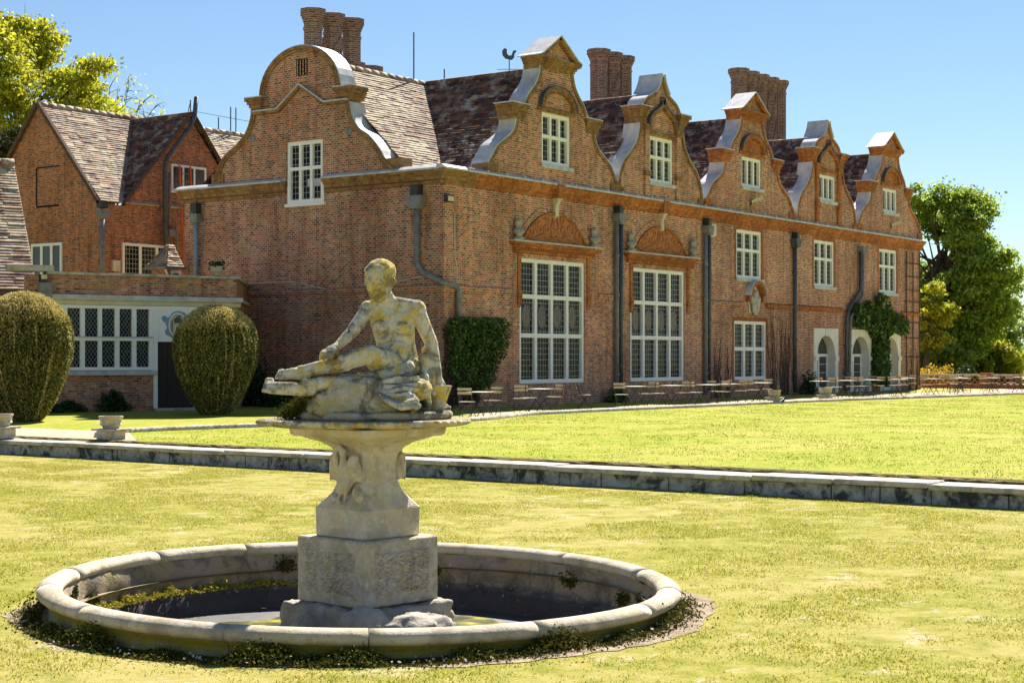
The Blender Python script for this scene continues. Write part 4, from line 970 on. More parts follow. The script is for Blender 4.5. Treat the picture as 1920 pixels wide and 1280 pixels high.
rbox('alarm_box', 'cream', .55, .95, -.14, -.0, 5.25, 5.7); rbox('brick_band', 'brick_red', .0, 3.8, -.02, .0, 6.55, 6.62); rbox('hopper', 'pipe_lead', 3.5, 3.9, -.3, -.02, 6.85, 7.15)
for x, z1_ in ((8.6, 14.0), (10.4, 13.4), (11.2, 14.0), (11.55, 14.0)): MB().tube([(x, ga, gz), (x, ga, z1_-.3)], .03, 5).build('antenna', M['iron'], RH)
MB().tube([(8.6, ga, 13.2), (16, ga, 13.1)], .015, 5).build('antenna_wire', M['iron'], RH); MB().tube([(8.6, ga, 13.6), (8.25, ga, 12.5)], .02, 5).build('antenna', M['iron'], RH)
ld = empty('ladder', (7.3, 19.3, 5.2), 0); tag(ld, 'orange ladder leaning on the red brick house by its upper window', 'ladder')
for s in (0, .62): MB().obox((-.75+s, -.2, 0), (-.35+s, .55, 4.75), .06, .1).build('rail', M['ladder'], ld)
for k in range(13): t_ = (k+1)/14; MB().obox((-.75+.4*t_, -.2+.75*t_, 4.75*t_), (-.13+.4*t_, -.2+.75*t_, 4.75*t_), .03, .03).build('rung', M['pipe_lead'], ld)
# small lean-to with hipped tile roof between annex and house
LT = empty('lean_to', (-.05, 12.2, 0)); tag(LT, 'little brick lean-to with hipped tile roof and white casement', 'building')
MB().box(-.62, .03, .1, .9, -.2, 4.95).build('wall', M['brick_red'], LT)
mb = MB(); tile_slope(mb, (-.78, -.05, 5.0), (.05, -.05, 5.0), (.05, .5, 5.85), (-.2, .5, 5.85), .1, .16, 31); tile_slope(mb, (-.78, 1.05, 5.0), (-.78, -.05, 5.0), (-.2, .5, 5.85), (-.2, .55, 5.85), .1, .16, 32); mb.build('roof', M['tile_pale'], LT, fix=False)
MB().obox((-.88, -.1, 4.95), (.05, -.1, 4.95), .1, .09).build('gutter', M['pipe_lead'], LT); MB().obox((-.86, -.1, 4.95), (-.86, 1.05, 4.95), .1, .09).build('gutter', M['pipe_lead'], LT)
window(LT, -.45, .02, 3.5, 4.85, 1, [], at=.09, sill=0, rec=-.05, depth=.07, frame=.08, pane='pane_plain'); MB().tube([(-.84, -.05, 4.9), (-.7, .0, 4.72), (-.55, .06, 4.6)], .04, 6).build('waste_pipe', M['white'], LT)
# ------------------------------------------------------------------ fountain basin
FB = empty('fountain_basin', BC); tag(FB, 'round stone fountain basin with rolled rim set in the lawn', 'fountain')
FB.rotation_euler = (Matrix.Rotation(.016, 4, DV) @ Matrix.Rotation(0.004, 4, RV)).to_euler()
RB, NS = 2.46, 14
def ring_seg(mb, prof, a0, a1, n):
    vs = []; m = len(prof)
    for i in range(n+1):
        a = a0+(a1-a0)*i/n
        for r_, z in prof: vs.append((r_*math.cos(a), r_*math.sin(a), z))
    fs = [(i*m+k, (i+1)*m+k, (i+1)*m+(k+1) % m, i*m+(k+1) % m) for i in range(n) for k in range(m)]
    fs += [tuple(range(m)), tuple(range(n*m+m-1, n*m-1, -1))]
    return mb.add(vs, fs)
tor = [(RB+.1*math.cos(2*PI*k/16), .165+.06*math.sin(2*PI*k/16)) for k in range(16)]
outer = [(2.51, .13), (2.47, .07), (2.46, .0), (2.48, -.05), (2.52, -.1), (2.42, -.1), (2.42, .13)]
rg = random.Random(9); cuts = [0]
for k in range(NS): cuts.append(cuts[-1]+rg.uniform(.8, 1.2))
cuts = [c*2*PI/cuts[-1]+.3 for c in cuts]
for k in range(NS):
    o = ring_seg(MB(), tor, cuts[k]+.0014, cuts[k+1]-.0014, 10).build('rim_stone', M['stone_rim'], FB, smooth=True); o.location.z = rg.uniform(-.002, .002)
    ring_seg(MB(), outer, cuts[k]+.0012, cuts[k+1]-.0012, 10).build('wall_stone', M['stone_basin'], FB, smooth=False)
inn = [(2.385, .14), (2.34, .05), (2.35, -.05), (2.33, -.13), (2.28, -.15), (2.22, -.16), (2.18, -.3), (2.15, -.36)]
mb = MB(); vs = []; n = 120
for k in range(n):
    a = 2*PI*k/n
    for j, (r_, z) in enumerate(inn): q = .02*math.sin(k*1.7+j*2.1)+.015*math.sin(k*.63+j); vs.append(((r_+q)*math.cos(a), (r_+q)*math.sin(a), z+q*.5))
m_ = len(inn); mb.add(vs, [(k*m_+j, ((k+1) % n)*m_+j, ((k+1) % n)*m_+j+1, k*m_+j+1) for k in range(n) for j in range(m_-1)])
mb.build('inner_wall', M['stone_inside'], FB, fix=False, smooth=True)
MB().add([(2.2*math.cos(2*PI*k/48), 2.2*math.sin(2*PI*k/48), -.35) for k in range(48)], [tuple(range(48))]).build('basin_floor', M['mud'], FB, fix=False)
t = NT('shallow_water'); t.col(t.ramp(t.noise(3, 5), [(.36, (.02, .02, .016)), (.48, (.1, .095, .02)), (.6, (.36, .33, .05))])); t.set(Roughness=.35, Specular_IOR_Level=.2); t.bump(t.noise(5, 2), .1, .01); M['water'] = t.m
MB().add([(1.75*math.cos(2*PI*k/40)*(1+.12*math.sin(3*k)), 1.6*math.sin(2*PI*k/40)*(1+.1*math.sin(2*k)), -.335) for k in range(40)], [tuple(range(40))]).build('water', M['water'], FB, fix=False)
# moss: ledge inside the basin and strip at the foot outside
def moss_at(n, fn, size, nm, lab, parent=None, mat='moss'):
    P = np.array([fn() for _ in range(n)]); o = quads(nm, leaf_quads(P, size, .7), M[mat], parent); return tag(o, kind='stuff') if parent is None else o
fa = math.atan2(-DV.y, -DV.x)      # direction from the basin to the camera
def inside_moss():
    a = rg.gauss(fa-PI*.66, .5); c = .5+.5*math.sin(a*23)*math.sin(a*51); return (2.27+rg.gauss(0, .035))*math.cos(a), (2.27+rg.gauss(0, .035))*math.sin(a), -.15+abs(rg.gauss(0, .035))*c
o = moss_at(8000, inside_moss, .015, 'moss_ledge', None, FB, 'moss_bright'); o['kind'] = 'stuff'
def clumps(): 
    k = rg.randrange(16); q = random.Random(k*7); a = q.uniform(0, 2*PI); z = q.uniform(-.12, .1); s = q.uniform(.02, .07)
    a += rg.gauss(0, s/2.3); return 2.32*math.cos(a), 2.32*math.sin(a), z+rg.gauss(0, s*.7)
o = moss_at(3600, clumps, .016, 'moss_clump', None, FB); o['kind'] = 'stuff'
def foot_moss():
    a = rg.gauss(fa-.1, .75); c = max(0, math.sin(a*9)+math.sin(a*23+1)+.9); r_ = 2.52+abs(rg.gauss(0, .1)); return BC.x+r_*math.cos(a), BC.y+r_*math.sin(a), ZL+.01+abs(rg.gauss(0, .022))*c
tag(moss_at(26000, foot_moss, .0115, 'moss', None), 'dark moss and weeds growing along the foot of the fountain basin', 'moss')
def litter():
    a = rg.gauss(fa-.1, .8); r_ = rg.uniform(2.52, 2.75); return BC.x+r_*math.cos(a), BC.y+r_*math.sin(a), ZL+.03
M['litter'] = plain('dry_leaf', (.3, .25, .2), (.6, .56, .5), 20, .9, .1, 0)
tag(moss_at(260, litter, .014, 'leaf_litter', None, None, 'litter'), 'scattered pale dead leaves on the soil by the basin', 'leaves')
for a, l in ((fa+.9, .42), (fa-.35, .5)):
    o = MB().obox((1.0*math.cos(a), 1.0*math.sin(a), -.3), (1.0*math.cos(a)+l*RV.x, 1.0*math.sin(a)+l*RV.y, -.27), .1, .05).build('slate_piece', M['black'], None)
    o.location = BC; tag(o, 'dark slate piece lying in the basin on the %s' % ('mossy ledge side' if l < .45 else 'puddle side by the rock'), 'slate')

# ------------------------------------------------------------------ pedestal
PD = empty('pedestal', BC + RV*.03 + Vector((0, 0, 0)), YAW-PI/2+R(47)); tag(PD, 'carved stone pedestal with swan reliefs rising from the basin', 'pedestal')
def zz_(z): return z-ZL       # world height -> local
def sq(h, z, ch=0.): 
    c = min(ch, h*.6)
    return [(h, -h+c, z), (h, h-c, z), (h-c, h, z), (-h+c, h, z), (-h, h-c, z), (-h, -h+c, z), (-h+c, -h, z), (h-c, -h, z)] if ch else [(h, -h, z), (h, h, z), (-h, h, z), (-h, -h, z)]
def loft(secs, caps=True):
    mb = MB(); n = len(secs[0]); vs = [p for s in secs for p in s]
    fs = [(i*n+k, i*n+(k+1) % n, (i+1)*n+(k+1) % n, (i+1)*n+k) for i in range(len(secs)-1) for k in range(n)]
    if caps: fs += [tuple(range(n-1, -1, -1)), tuple(range((len(secs)-1)*n, len(secs)*n))]
    return mb.add(vs, fs)
loft([sq(.405, zz_(-.28)), sq(.405, zz_(.24))]).build('lower_block', M['stone_rough'], PD, bevel=.012)
for k in range(4):      # rough tooled panels, each face
    N = 46; m2 = []
    rg2 = np.random.default_rng(k); hgt = rg2.uniform(0, 1, (N+1, N+1)); hgt = (hgt+np.roll(hgt, 1, 0)+np.roll(hgt, 1, 1)+np.roll(hgt, (1, 1), (0, 1)))/4
    hgt = np.clip((hgt-.42)*6, 0, 1)
    vs = []
    for i in range(N+1):
        for j in range(N+1):
            e = min(i, j, N-i, N-j); d = -.006 if e == 0 else (.002 if e < 3 else .004+.02*hgt[i, j])
            vs.append((.32*(2*i/N-1), -.405-d, zz_(-.2)+.36*j/N))
    mb = MB().add(vs, [(i*(N+1)+j, (i+1)*(N+1)+j, (i+1)*(N+1)+j+1, i*(N+1)+j+1) for i in range(N) for j in range(N)])
    o = mb.build('tooled_panel', M['stone_rough'], PD, fix=False, smooth=False); o.rotation_euler = (0, 0, k*PI/2)
loft([sq(.31, zz_(.242), .035), sq(.315, zz_(.48), .035)]).build('plinth_block', M['stone_ped'], PD, bevel=.008)
prof = [(.31, .48), (.27, .53), (.225, .59), (.195, .67), (.182, .76), (.182, .84), (.2, .91), (.235, .96), (.29, 1.0), (.37, 1.03), (.4, 1.045)]
loft([sq(h, zz_(z), .045) for h, z in prof]).build('flared_shaft', M['stone_ped'], PD, bevel=0)
loft([sq(.425, zz_(1.046)), sq(.445, zz_(1.06)), sq(.455, zz_(1.115))]).build('abacus', M['stone_ped'], PD, bevel=.008)
# swans with raised wings in relief
def swan():
    mb = MB(); y = -.235
    mb.ball((0, y, .72), (.085, .06, .12)).ball((0, y-.02, .66), (.07, .06, .08))
    nk = [(.0, .8), (-.035, .86), (-.035, .92), (0.01, .955), (.055, .93), (.06, .88), (.045, .84)]
    nk = [(.0, .79), (.02, .86), (.015, .93), (-.03, .965), (-.07, .94), (-.075, .89), (-.06, .86)]
    for (a, b), (c, d) in zip(nk[:-1], nk[1:]): mb.limb((a, y-.045, b), (c, y-.05, d), .027, .025)
    mb.limb((-.06, y-.05, .86), (-.045, y-.05, .81), .022, .009)
    for s in (1, -1):
        for j in range(7):
            q = j/6; mb.limb((s*(.07+.1*q), y-.012, .875-.05*q), (s*(.07+.115*q), y-.002, .66+.02*math.sin(q*3)+.03*q), .016, .009)
        for j in range(5):
            q = j/4; mb.limb((s*(.075+.08*q), y-.026, .87-.04*q), (s*(.08+.085*q), y-.022, .77), .015, .01)
        mb.limb((s*.06, y+.02, .84), (s*.14, y+.03, .74), .05, .04)
        mb.limb((s*.05, y-.02, .78), (s*.12, y-.02, .87), .04, .04); mb.limb((s*.12, y-.02, .87), (s*.165, y-.01, .8), .036, .02)
        mb.limb((s*.035, y-.02, .62), (s*.04, y-.05, .53), .014, .012); mb.limb((s*.04, y-.05, .53), (s*.05, y-.1, .515), .014, .01)
    mb.limb((.12, y+.02, .6), (.2, y-.03, .56), .05, .035); mb.limb((-.14, y+.0, .56), (-.02, y-.05, .52), .03, .03)
    mb.limb((-.15, y+.05, .95), (.15, y+.05, .98), .04, .05)
    return mb
sw = remeshed(swan(), 'swan_relief', M['stone_ped'], PD, .008, 1); sw.location.z = -ZL
sw.rotation_euler = (0, 0, 3*PI/2)
for k in (1,):
    o = bpy.data.objects.new('swan_relief', sw.data); COL.objects.link(o); o.parent = PD; o.rotation_euler = (0, 0, k*PI/2); o.location.z = -ZL
# rocks the pedestal stands on
mb = MB(); rg = random.Random(12)
for k in range(26):
    a = rg.uniform(0, 2*PI); r_ = rg.uniform(.25, .72); mb.ball((r_*math.cos(a), r_*math.sin(a), rg.uniform(-.3, -.06)), (rg.uniform(.14, .26), rg.uniform(.14, .26), rg.uniform(.1, .18)), 7, 5, Matrix.Rotation(rg.uniform(0, 3), 3, 'Z'))
mb.box(-.5, .5, -.5, .5, -.34, .03)
remeshed(mb, 'rock_base', M['stone_rock'], PD, .03, 1, (.09, .14))
# slab with rope moulding
SL = empty('statue_slab', (BC.x, BC.y, 1.117), YAW-PI/2); SL.location += RV*.0; tag(SL, 'oval stone slab with rope-carved edge on top of the pedestal', 'slab')
mb = MB(); n = 200
vs = []; fs = []
pr = [(0, 0), (.78, 0), (.95, .018), (1.0, .03), (1.012, .045), (1.0, .062), (.97, .068), (0, .068)]
for k in range(n):
    a = 2*PI*k/n; ex, ey = .85*math.copysign(abs(math.cos(a))**.8, math.cos(a)), .64*math.copysign(abs(math.sin(a))**.8, math.sin(a))
    for j, (q, z) in enumerate(pr):
        w_ = 1+(.012*math.sin(k*2*PI/4+j*1.2) if 2 <= j <= 6 else 0); vs.append((ex*q*w_, ey*q*w_, z))
m_ = len(pr); mb.add(vs, [(k*m_+j, ((k+1) % n)*m_+j, ((k+1) % n)*m_+j+1, k*m_+j+1) for k in range(n) for j in range(m_-1)])
mb.build('slab', M['stone'], SL, fix=False, smooth=True)

# ------------------------------------------------------------------ the seated stone figure
ST = empty('statue', (BC.x, BC.y, 1.186), YAW-PI/2); tag(ST, 'weathered stone nude seated with crossed legs, leaning on one arm', 'statue')
ST.location += RV*.03
b = MB()
pel, wst, chs, nkb = Vector((.235, .06, .43)), Vector((.222, .05, .61)), Vector((.2, .02, .76)), Vector((.185, .0, .92))
b.ball(pel, (.2, .16, .13)).ball((.24, .09, .40), (.22, .17, .11))
for k in range(9):
    t_ = k/8; p = pel.lerp(wst, t_); b.ball(p, (.188-.028*t_, .13-.015*t_, .1))
for k in range(9):
    t_ = k/8; p = wst.lerp(chs, t_); b.ball(p, (.16+.022*t_, .112+.012*t_, .09))
b.ball((.2, .02, .8), (.192, .115, .12)).ball((.19, .02, .87), (.17, .09, .075))
b.ball((.105, -.078, .74), (.062, .05, .056)).ball((.285, -.076, .733), (.062, .05, .056))      # breasts
b.ball((.225, -.045, .52), (.13, .07, .13))                                                        # belly
b.limb(nkb, (.135, -.03, 1.02), .066, .058)
b.limb((.03, .0, .905), (.19, .02, .935), .058, .06); b.limb((.37, .02, .905), (.19, .02, .935), .06, .06)   # shoulders
# head, bowed and turned to its right
hc = Vector((.1, -.04, 1.135)); Rm = Matrix.Rotation(R(-16), 3, 'Z') @ Matrix.Rotation(R(16), 3, 'X'); HS = 1.1
def hp(x, y, z): return hc + Rm @ (Vector((x, y, z))*HS)
b.ball(hc, (.122, .142, .138), 16, 12, Rm); b.ball(hp(0, -.035, -.065), (.096, .096, .116), 14, 10, Rm); b.ball(hp(0, -.082, -.14), (.038, .032, .03), 10, 8, Rm)   # skull, face, chin
b.limb(hp(0, -.126, -.005), hp(0, -.146, -.06), .012, .019); b.ball(hp(0, -.118, -.1), (.03, .016, .011), 8, 6, Rm)      # nose, lips
b.limb(hp(-.055, -.112, .01), hp(-.015, -.124, .012), .014, .013); b.limb(hp(.055, -.112, .01), hp(.015, -.124, .012), .014, .013)    # brow
for s in (1, -1): b.ball(hp(s*.048, -.09, -.055), (.03, .03, .032), 8, 6); b.ball(hp(s*.112, .0, -.03), (.014, .024, .034), 8, 6, Rm)
b.ball(hp(0, .03, .035), (.128, .125, .116), 14, 10, Rm); b.ball(hp(0, .1, -.02), (.07, .06, .06), 12, 8, Rm)                    # hair and knot
for k in range(22):
    a = 2*PI*k/22; b.ball(hp(.1*math.sin(a), .015-.1*math.cos(a), .07-.012*math.cos(a)), .019, 8, 6)                       # braid round the head
# its right arm, hand on the knee
sh, el, wr = Vector((.005, .0, .885)), Vector((-.115, -.13, .70)), Vector((-.225, -.27, .575))
b.ball(sh, .074); b.limb(sh, el, .066, .053); b.limb(el, el.lerp(wr, .35), .047, .048); b.limb(el.lerp(wr, .35), wr, .047, .033)
pm = wr+Vector((-.035, -.035, -.025)); b.limb(wr, pm, .038, .044); b.ball(pm, (.056, .052, .034))
for k, (dx, L) in enumerate(((-.046, .9), (-.016, 1.1), (.015, 1.05), (.044, .85))):
    p0 = pm+Vector((dx-.012, -.035+abs(dx)*.25, -.004)); p1 = p0+Vector((-.02, -.034, -.022)); p2 = p1+Vector((-.006, -.008, -.048))*L; b.limb(p0, p1, .0155, .014); b.limb(p1, p2, .014, .011)
b.limb(pm+Vector((.04, .01, -.01)), pm+Vector((.068, -.02, -.035)), .017, .014); b.limb(pm+Vector((.068, -.02, -.035)), pm+Vector((.062, -.045, -.06)), .014, .011)
# its left arm, straight down to the vase
sh, el, wr = Vector((.395, .02, .885)), Vector((.515, .09, .6)), Vector((.568, .04, .36))
b.ball(sh, .08); b.limb(sh, el, .07, .055); b.limb(el, el.lerp(wr, .3), .05, .049); b.limb(el.lerp(wr, .3), wr, .048, .033)
b.limb(wr, wr+Vector((.005, -.02, -.06)), .033, .037)
for k in range(4): p0 = wr+Vector((-.03+.02*k, -.03, -.07)); b.limb(p0, p0+Vector((-.002, -.035, -.025)), .0125, .0115); b.limb(p0+Vector((-.002, -.035, -.025)), p0+Vector((-.002, -.045, -.055)), .0115, .009)
b.limb(wr+Vector((.03, -.01, -.05)), wr+Vector((.055, -.03, -.085)), .014, .011)
# upper leg: raised knee towards the front, shin out to the side, foot
hip, kn, an = Vector((.16, -.02, .42)), Vector((.045, -.27, .515)), Vector((-.5, -.31, .385))
b.limb(hip, kn, .12, .085); b.limb((.26, .0, .42), kn, .115, .082); b.ball(kn+Vector((.0, -.02, .0)), .084); c_ = kn.lerp(an, .36)
b.limb(kn, c_, .078, .074); b.limb(c_+Vector((0, .01, -.012)), an, .071, .045); b.ball(an, .05)
b.limb(an+Vector((.03, 0, -.025)), an+Vector((-.06, -.02, -.015)), .05, .046); b.limb(an+Vector((-.06, -.02, -.015)), an+Vector((-.15, -.03, -.03)), .046, .04)
for k in range(5): p = an+Vector((-.15, -.065+.017*k, -.048+.013*k)); b.limb(p, p+Vector((-.036+.004*k, -.003, -.002)), .019, .016)
# lower leg passing underneath
kn, an = Vector((.06, -.28, .3)), Vector((-.45, -.42, .285))
b.limb((.3, -.06, .39), kn, .1, .08); c_ = kn.lerp(an, .4); b.limb(kn, c_, .076, .07); b.limb(c_, an, .068, .046); b.ball(an, .05)
b.limb(an+Vector((.04, .0, -.045)), an+Vector((-.1, -.02, -.035)), .052, .056); b.limb(an+Vector((-.1, -.02, -.035)), an+Vector((-.27, -.03, -.028)), .056, .05)
for k in range(5): p = an+Vector((-.27, -.07+.02*k, -.05+.02*k)); b.limb(p, p+Vector((-.05+.004*k, -.003, .002)), .022, .019)
remeshed(b, 'figure', M['stone'], ST, .0078, 2)
# rocky seat, cloth and vase
b = MB()
b.ball((-.16, -.24, .15), (.2, .16, .17)).ball((-.03, -.24, .19), (.17, .14, .15)).ball((-.2, -.02, .13), (.36, .3, .16)).ball((-.02, .02, .2), (.3, .3, .15)).ball((.25, .05, .2), (.32, .3, .16)).ball((-.35, -.2, .16), (.2, .16, .11)).ball((-.1, -.2, .16), (.25, .16, .13)).ball((.1, .1, .08), (.58, .34, .1))
b.ball((-.13, -.38, .19), (.17, .1, .17)).ball((.04, -.38, .19), (.15, .09, .16)).ball((-.3, -.36, .12), (.16, .1, .12)).ball((.1, -.36, .12), (.2, .12, .14))
remeshed(b, 'rock_seat', M['stone_dark'], ST, .014, 1, (.06, .09))
b = MB(); rg = random.Random(4)
b.ball((.24, -.03, .31), (.27, .27, .06)); b.ball((.3, -.2, .24), (.24, .17, .12))
for k in range(13):
    y0_ = -.3-.016*k+rg.uniform(-.02, .02); z0_ = .365-.017*k; x0_ = -.04+.018*k
    pts = [(x0_, y0_, z0_), (x0_+.13, y0_-.03, z0_-.05-rg.uniform(0, .02)), (x0_+.27, y0_-.02, z0_-.035+rg.uniform(-.02, .02)), (.38+rg.uniform(-.04, .06), y0_+.05, z0_-.01-.006*k)]
    for (p, q) in zip(pts[:-1], pts[1:]): b.limb(p, q, .021, .02)
for k in range(6): b.limb((.40+.015*k, .04-.04*k, .34), (.45+.012*k, .02-.05*k, .12), .03, .022)
for k in range(5): b.limb((.43+.02*k, .07-.02*k, .5-.03*k), (.42+.03*k, .02-.03*k, .2), .024, .022)     # cloth falling beside the arm
b.limb((.46, .08, .56), (.44, .05, .3), .03, .03); b.limb((.5, .07, .64), (.5, .05, .42), .045, .05); b.limb((.47, .03, .5), (.46, -.02, .3), .035, .04)
remeshed(b, 'drapery', M['stone'], ST, .0085, 1)
v_ = MB().lathe([(.0, .04), (.045, .04), (.05, .08), (.062, .13), (.085, .2), (.105, .255), (.112, .262), (.1, .268), (.0, .262)], 18, cap=False).build('vase', M['stone'], ST, smooth=True); v_.location = (.575, .0, .0)
mb = MB(); n = 60
mb.lathe([(.0, 0), (.97, 0), (1.0, .02), (1.0, .045), (.97, .065), (0, .075)], n, cap=False); mb.v = [(.05+.64*x, .52*y, z) for x, y, z in mb.v]
mb.build('base_plate', M['stone_dark'], ST, smooth=True)
MC = [(-.6, -.16, .06, .04), (-.56, -.24, .09, .04), (-.5, -.3, .14, .035), (-.62, -.2, .03, .04), (-.43, -.38, .2, .02)]
P = np.concatenate([RNG.normal(0, 1, (1100, 3))*s_*np.array([1, 1, .7])+np.array([x_, y_, z_]) for x_, y_, z_, s_ in MC]); o = quads('moss', leaf_quads(P, .0065, .8), M['moss'], ST); o['kind'] = 'stuff'

# ------------------------------------------------------------------ topiary yews
YP = [(0, .3), (.05, .44), (.15, .62), (.3, .81), (.45, .94), (.6, 1.0), (.7, .985), (.8, .9), (.88, .74), (.94, .54), (.98, .3), (1, .03)]
def yew(loc, h, rad, label, seed):
    y = empty('topiary_yew', loc); tag(y, label, 'topiary', 'egg-shaped clipped yews')
    zt = [p[0] for p in YP]; rt = [p[1] for p in YP]
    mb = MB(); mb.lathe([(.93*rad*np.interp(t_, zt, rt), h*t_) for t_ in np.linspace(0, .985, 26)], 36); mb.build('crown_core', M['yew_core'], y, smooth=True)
    MB().tube([(0, 0, -.05), (0, 0, .5)], .2, 8).build('trunk', M['bark'], y)
    rn = np.random.default_rng(seed); n = 62000
    t_ = rn.uniform(0.0, 1, n*2); keep = rn.uniform(0, 1, n*2) < np.interp(t_, zt, rt)**.9+.15; t_ = t_[keep][:n]; n = len(t_)
    a = rn.uniform(0, 2*PI, n)
    lump = 1+.025*np.sin(a*5+t_*3+seed)+.02*np.sin(a*11-t_*9)+.022*np.sin(a*37+np.sin(t_*9)*1.3)*np.clip(1.15-t_, 0, 1)
    r_ = rad*np.interp(t_, zt, rt)*lump*rn.uniform(.955, 1.012, n)
    P = np.stack([r_*np.cos(a), r_*np.sin(a), h*t_+rn.normal(0, .02, n)], 1)
    outw = np.stack([np.cos(a)*.45, np.sin(a)*.45, np.where(t_ > .72, .5, -1.0)], 1)
    V = leaf_quads(P, .034, .42, unit(outw), .62)
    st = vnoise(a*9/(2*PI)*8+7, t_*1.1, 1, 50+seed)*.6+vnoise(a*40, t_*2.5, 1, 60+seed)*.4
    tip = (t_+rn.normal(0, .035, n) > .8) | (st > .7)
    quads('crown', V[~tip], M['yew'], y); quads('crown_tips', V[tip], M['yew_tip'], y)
yew(ground(46, 790), 3.4, 1.24, 'big clipped egg-shaped yew at the end of the annex beside the tiled roof', 1)
yew(ground(405, 777), 3.22, 1.23, 'clipped egg-shaped yew in front of the dark annex door', 2)
# ------------------------------------------------------------------ shrubs and climbers
def bush(name, loc, r, n, mat, label, size=.06, cat='shrub', group=None, kind=None):
    b_ = empty(name, loc); tag(b_, label, cat, group)
    rn = np.random.default_rng(int(abs(loc[0]*13+loc[1]*7))); d = unit(rn.normal(size=(n, 3))); d[:, 2] = np.abs(d[:, 2])
    lump = 1+.18*np.sin(d[:, 0]*7+1)+.15*np.sin(d[:, 1]*9)+.1*np.sin(d[:, 2]*11)
    P = d*np.array(r)*(lump*rn.uniform(.55, 1.05, n))[:, None]
    quads('foliage', leaf_quads(P, size), M[mat], b_)
    mb = MB()
    for k in range(5): a = k*1.26; mb.tube([(0, 0, -.03), (r[0]*.4*math.cos(a), r[1]*.4*math.sin(a), r[2]*.6)], .02, 5)
    mb.build('stems', M['twig'], b_); return b_
bush('shrub', AX.matrix_basis @ Vector((2.0, -.3, 0)), (.5, .25, .62), 1500, 'shrub', 'leafy green shrub against the annex wall below the leaded window')
bush('shrub', AX.matrix_basis @ Vector((.5, -.3, 0)), (.7, .2, .32), 1100, 'shrub', 'low spreading shrub at the foot of the annex wall by the big yew')
bush('shrub', (-1.0, 7.6, 0), (.6, .6, 1.5), 2600, 'shrub', 'tall dark shrub against the end wall behind the clipped yew')
bush('shrub', (-1.2, 6.2, 0), (.7, .5, .75), 1500, 'shrub', 'low dark shrub at the foot of the brown end wall')
bush('shrub', (9.9, -.5, 0), (.45, .35, .55), 900, 'ivy', 'small bright green shrub at the wall between the two hall windows')
bush('shrub', (26.4, -.5, 0), (.5, .35, .95), 900, 'shrub', 'dark upright shrub beside the black drainpipe near the arched doors')
def climber(name, shape, y0_, y1_, n, mat, label, size=.07, stems=()):
    c = empty(name, (shape[0][0], -.1, 0)); tag(c, label, 'climber')
    xs = [p[0] for p in shape]; zs = [p[1] for p in shape]; pts = []
    rn = np.random.default_rng(n)
    while len(pts) < n:
        x, z = rn.uniform(min(xs), max(xs)), rn.uniform(min(zs), max(zs)); ins = False; j = len(shape)-1
        for i in range(len(shape)):
            if (zs[i] > z) != (zs[j] > z) and x < (xs[j]-xs[i])*(z-zs[i])/(zs[j]-zs[i])+xs[i]: ins = not ins
            j = i
        if ins: pts.append((x-shape[0][0], rn.uniform(y0_, y1_)+.1-.1*math.sin(x*5+1)*math.sin(z*4), z))
    quads('foliage', leaf_quads(np.array(pts), size, .75), M[mat], c)
    for s in stems: MB().tube([(x-shape[0][0], -.02, z) for x, z in s], .035, 6).build('stem', M['twig'], c)
    return c
climber('wall_ivy', [(-.1, 2.7), (.3, 3.0), (2.9, 3.02), (3.15, 2.7), (3.0, 2.1), (2.5, 1.4), (2.1, .8), (1.5, .45), (1.1, .9), (.5, .7), (.0, 1.2)], -.5, -.02, 9000, 'ivy', 'clipped green ivy on the wall at the near corner of the house', .05, [[(1.6, 0), (1.5, 1.5)]])
climber('bare_creeper', [(-.1, 2.6), (1.2, 2.6), (1.3, .6), (1.9, .2), (-.1, .1)], -.25, -.02, 2600, 'twig', 'leafless brown creeper stems below the ivy at the house corner', .05, [[(.3, 0), (.4, 2.4)], [(.8, 0), (.6, 2)]])
climber('wall_vine', [(31.9, 3.6), (32.0, 4.3), (33.0, 4.2), (34.0, 4.5), (34.4, 4.1), (35.0, 4.9), (35.6, 4.7), (35.9, 4.1), (37.6, 3.8), (38.6, 3.3), (38.2, 2.8), (36.2, 3.1), (35.7, 2.4), (35.9, 1.2), (35.6, .3), (34.4, .3), (34.3, 1.4), (34.5, 2.5), (33.9, 3.0), (32.8, 3.1), (32.1, 3.2)], -.55, -.02, 5200, 'ivy', 'green vine climbing between the white arched doors', .1, [[(35.0, 0), (35.1, 1.5), (34.8, 3.2), (35.2, 4.4)]])
def twigs(label, x0, x1, zt, n, seed):
    rn = random.Random(seed); c = empty('bare_creeper', ((x0+x1)/2, -.08, 0)); tag(c, label, 'creeper')
    for k in range(n):
        x = rn.uniform(x0, x1)-(x0+x1)/2; z = 0; pts = [(x, 0, 0)]; h = rn.uniform(.4, 1)*zt
        while z < h: z += .35; x += rn.uniform(-.12, .12); pts.append((x, rn.uniform(-.03, .02), z))
        MB().tube(pts, [.022*(1-.7*i/len(pts)) for i in range(len(pts))], 4, cap=False).build('stem', M['twig'], c, fix=False)
twigs('bare brown creeper between the double pipe and the stained glass window', 17.9, 19.6, 2.2, 16, 1)
twigs('tall bare creeper stems right of the stained glass window', 23.4, 25.2, 4.2, 26, 2)
twigs('thin bare creeper on the trellis of the far bay', 38.8, 40.6, 2.2, 10, 3)

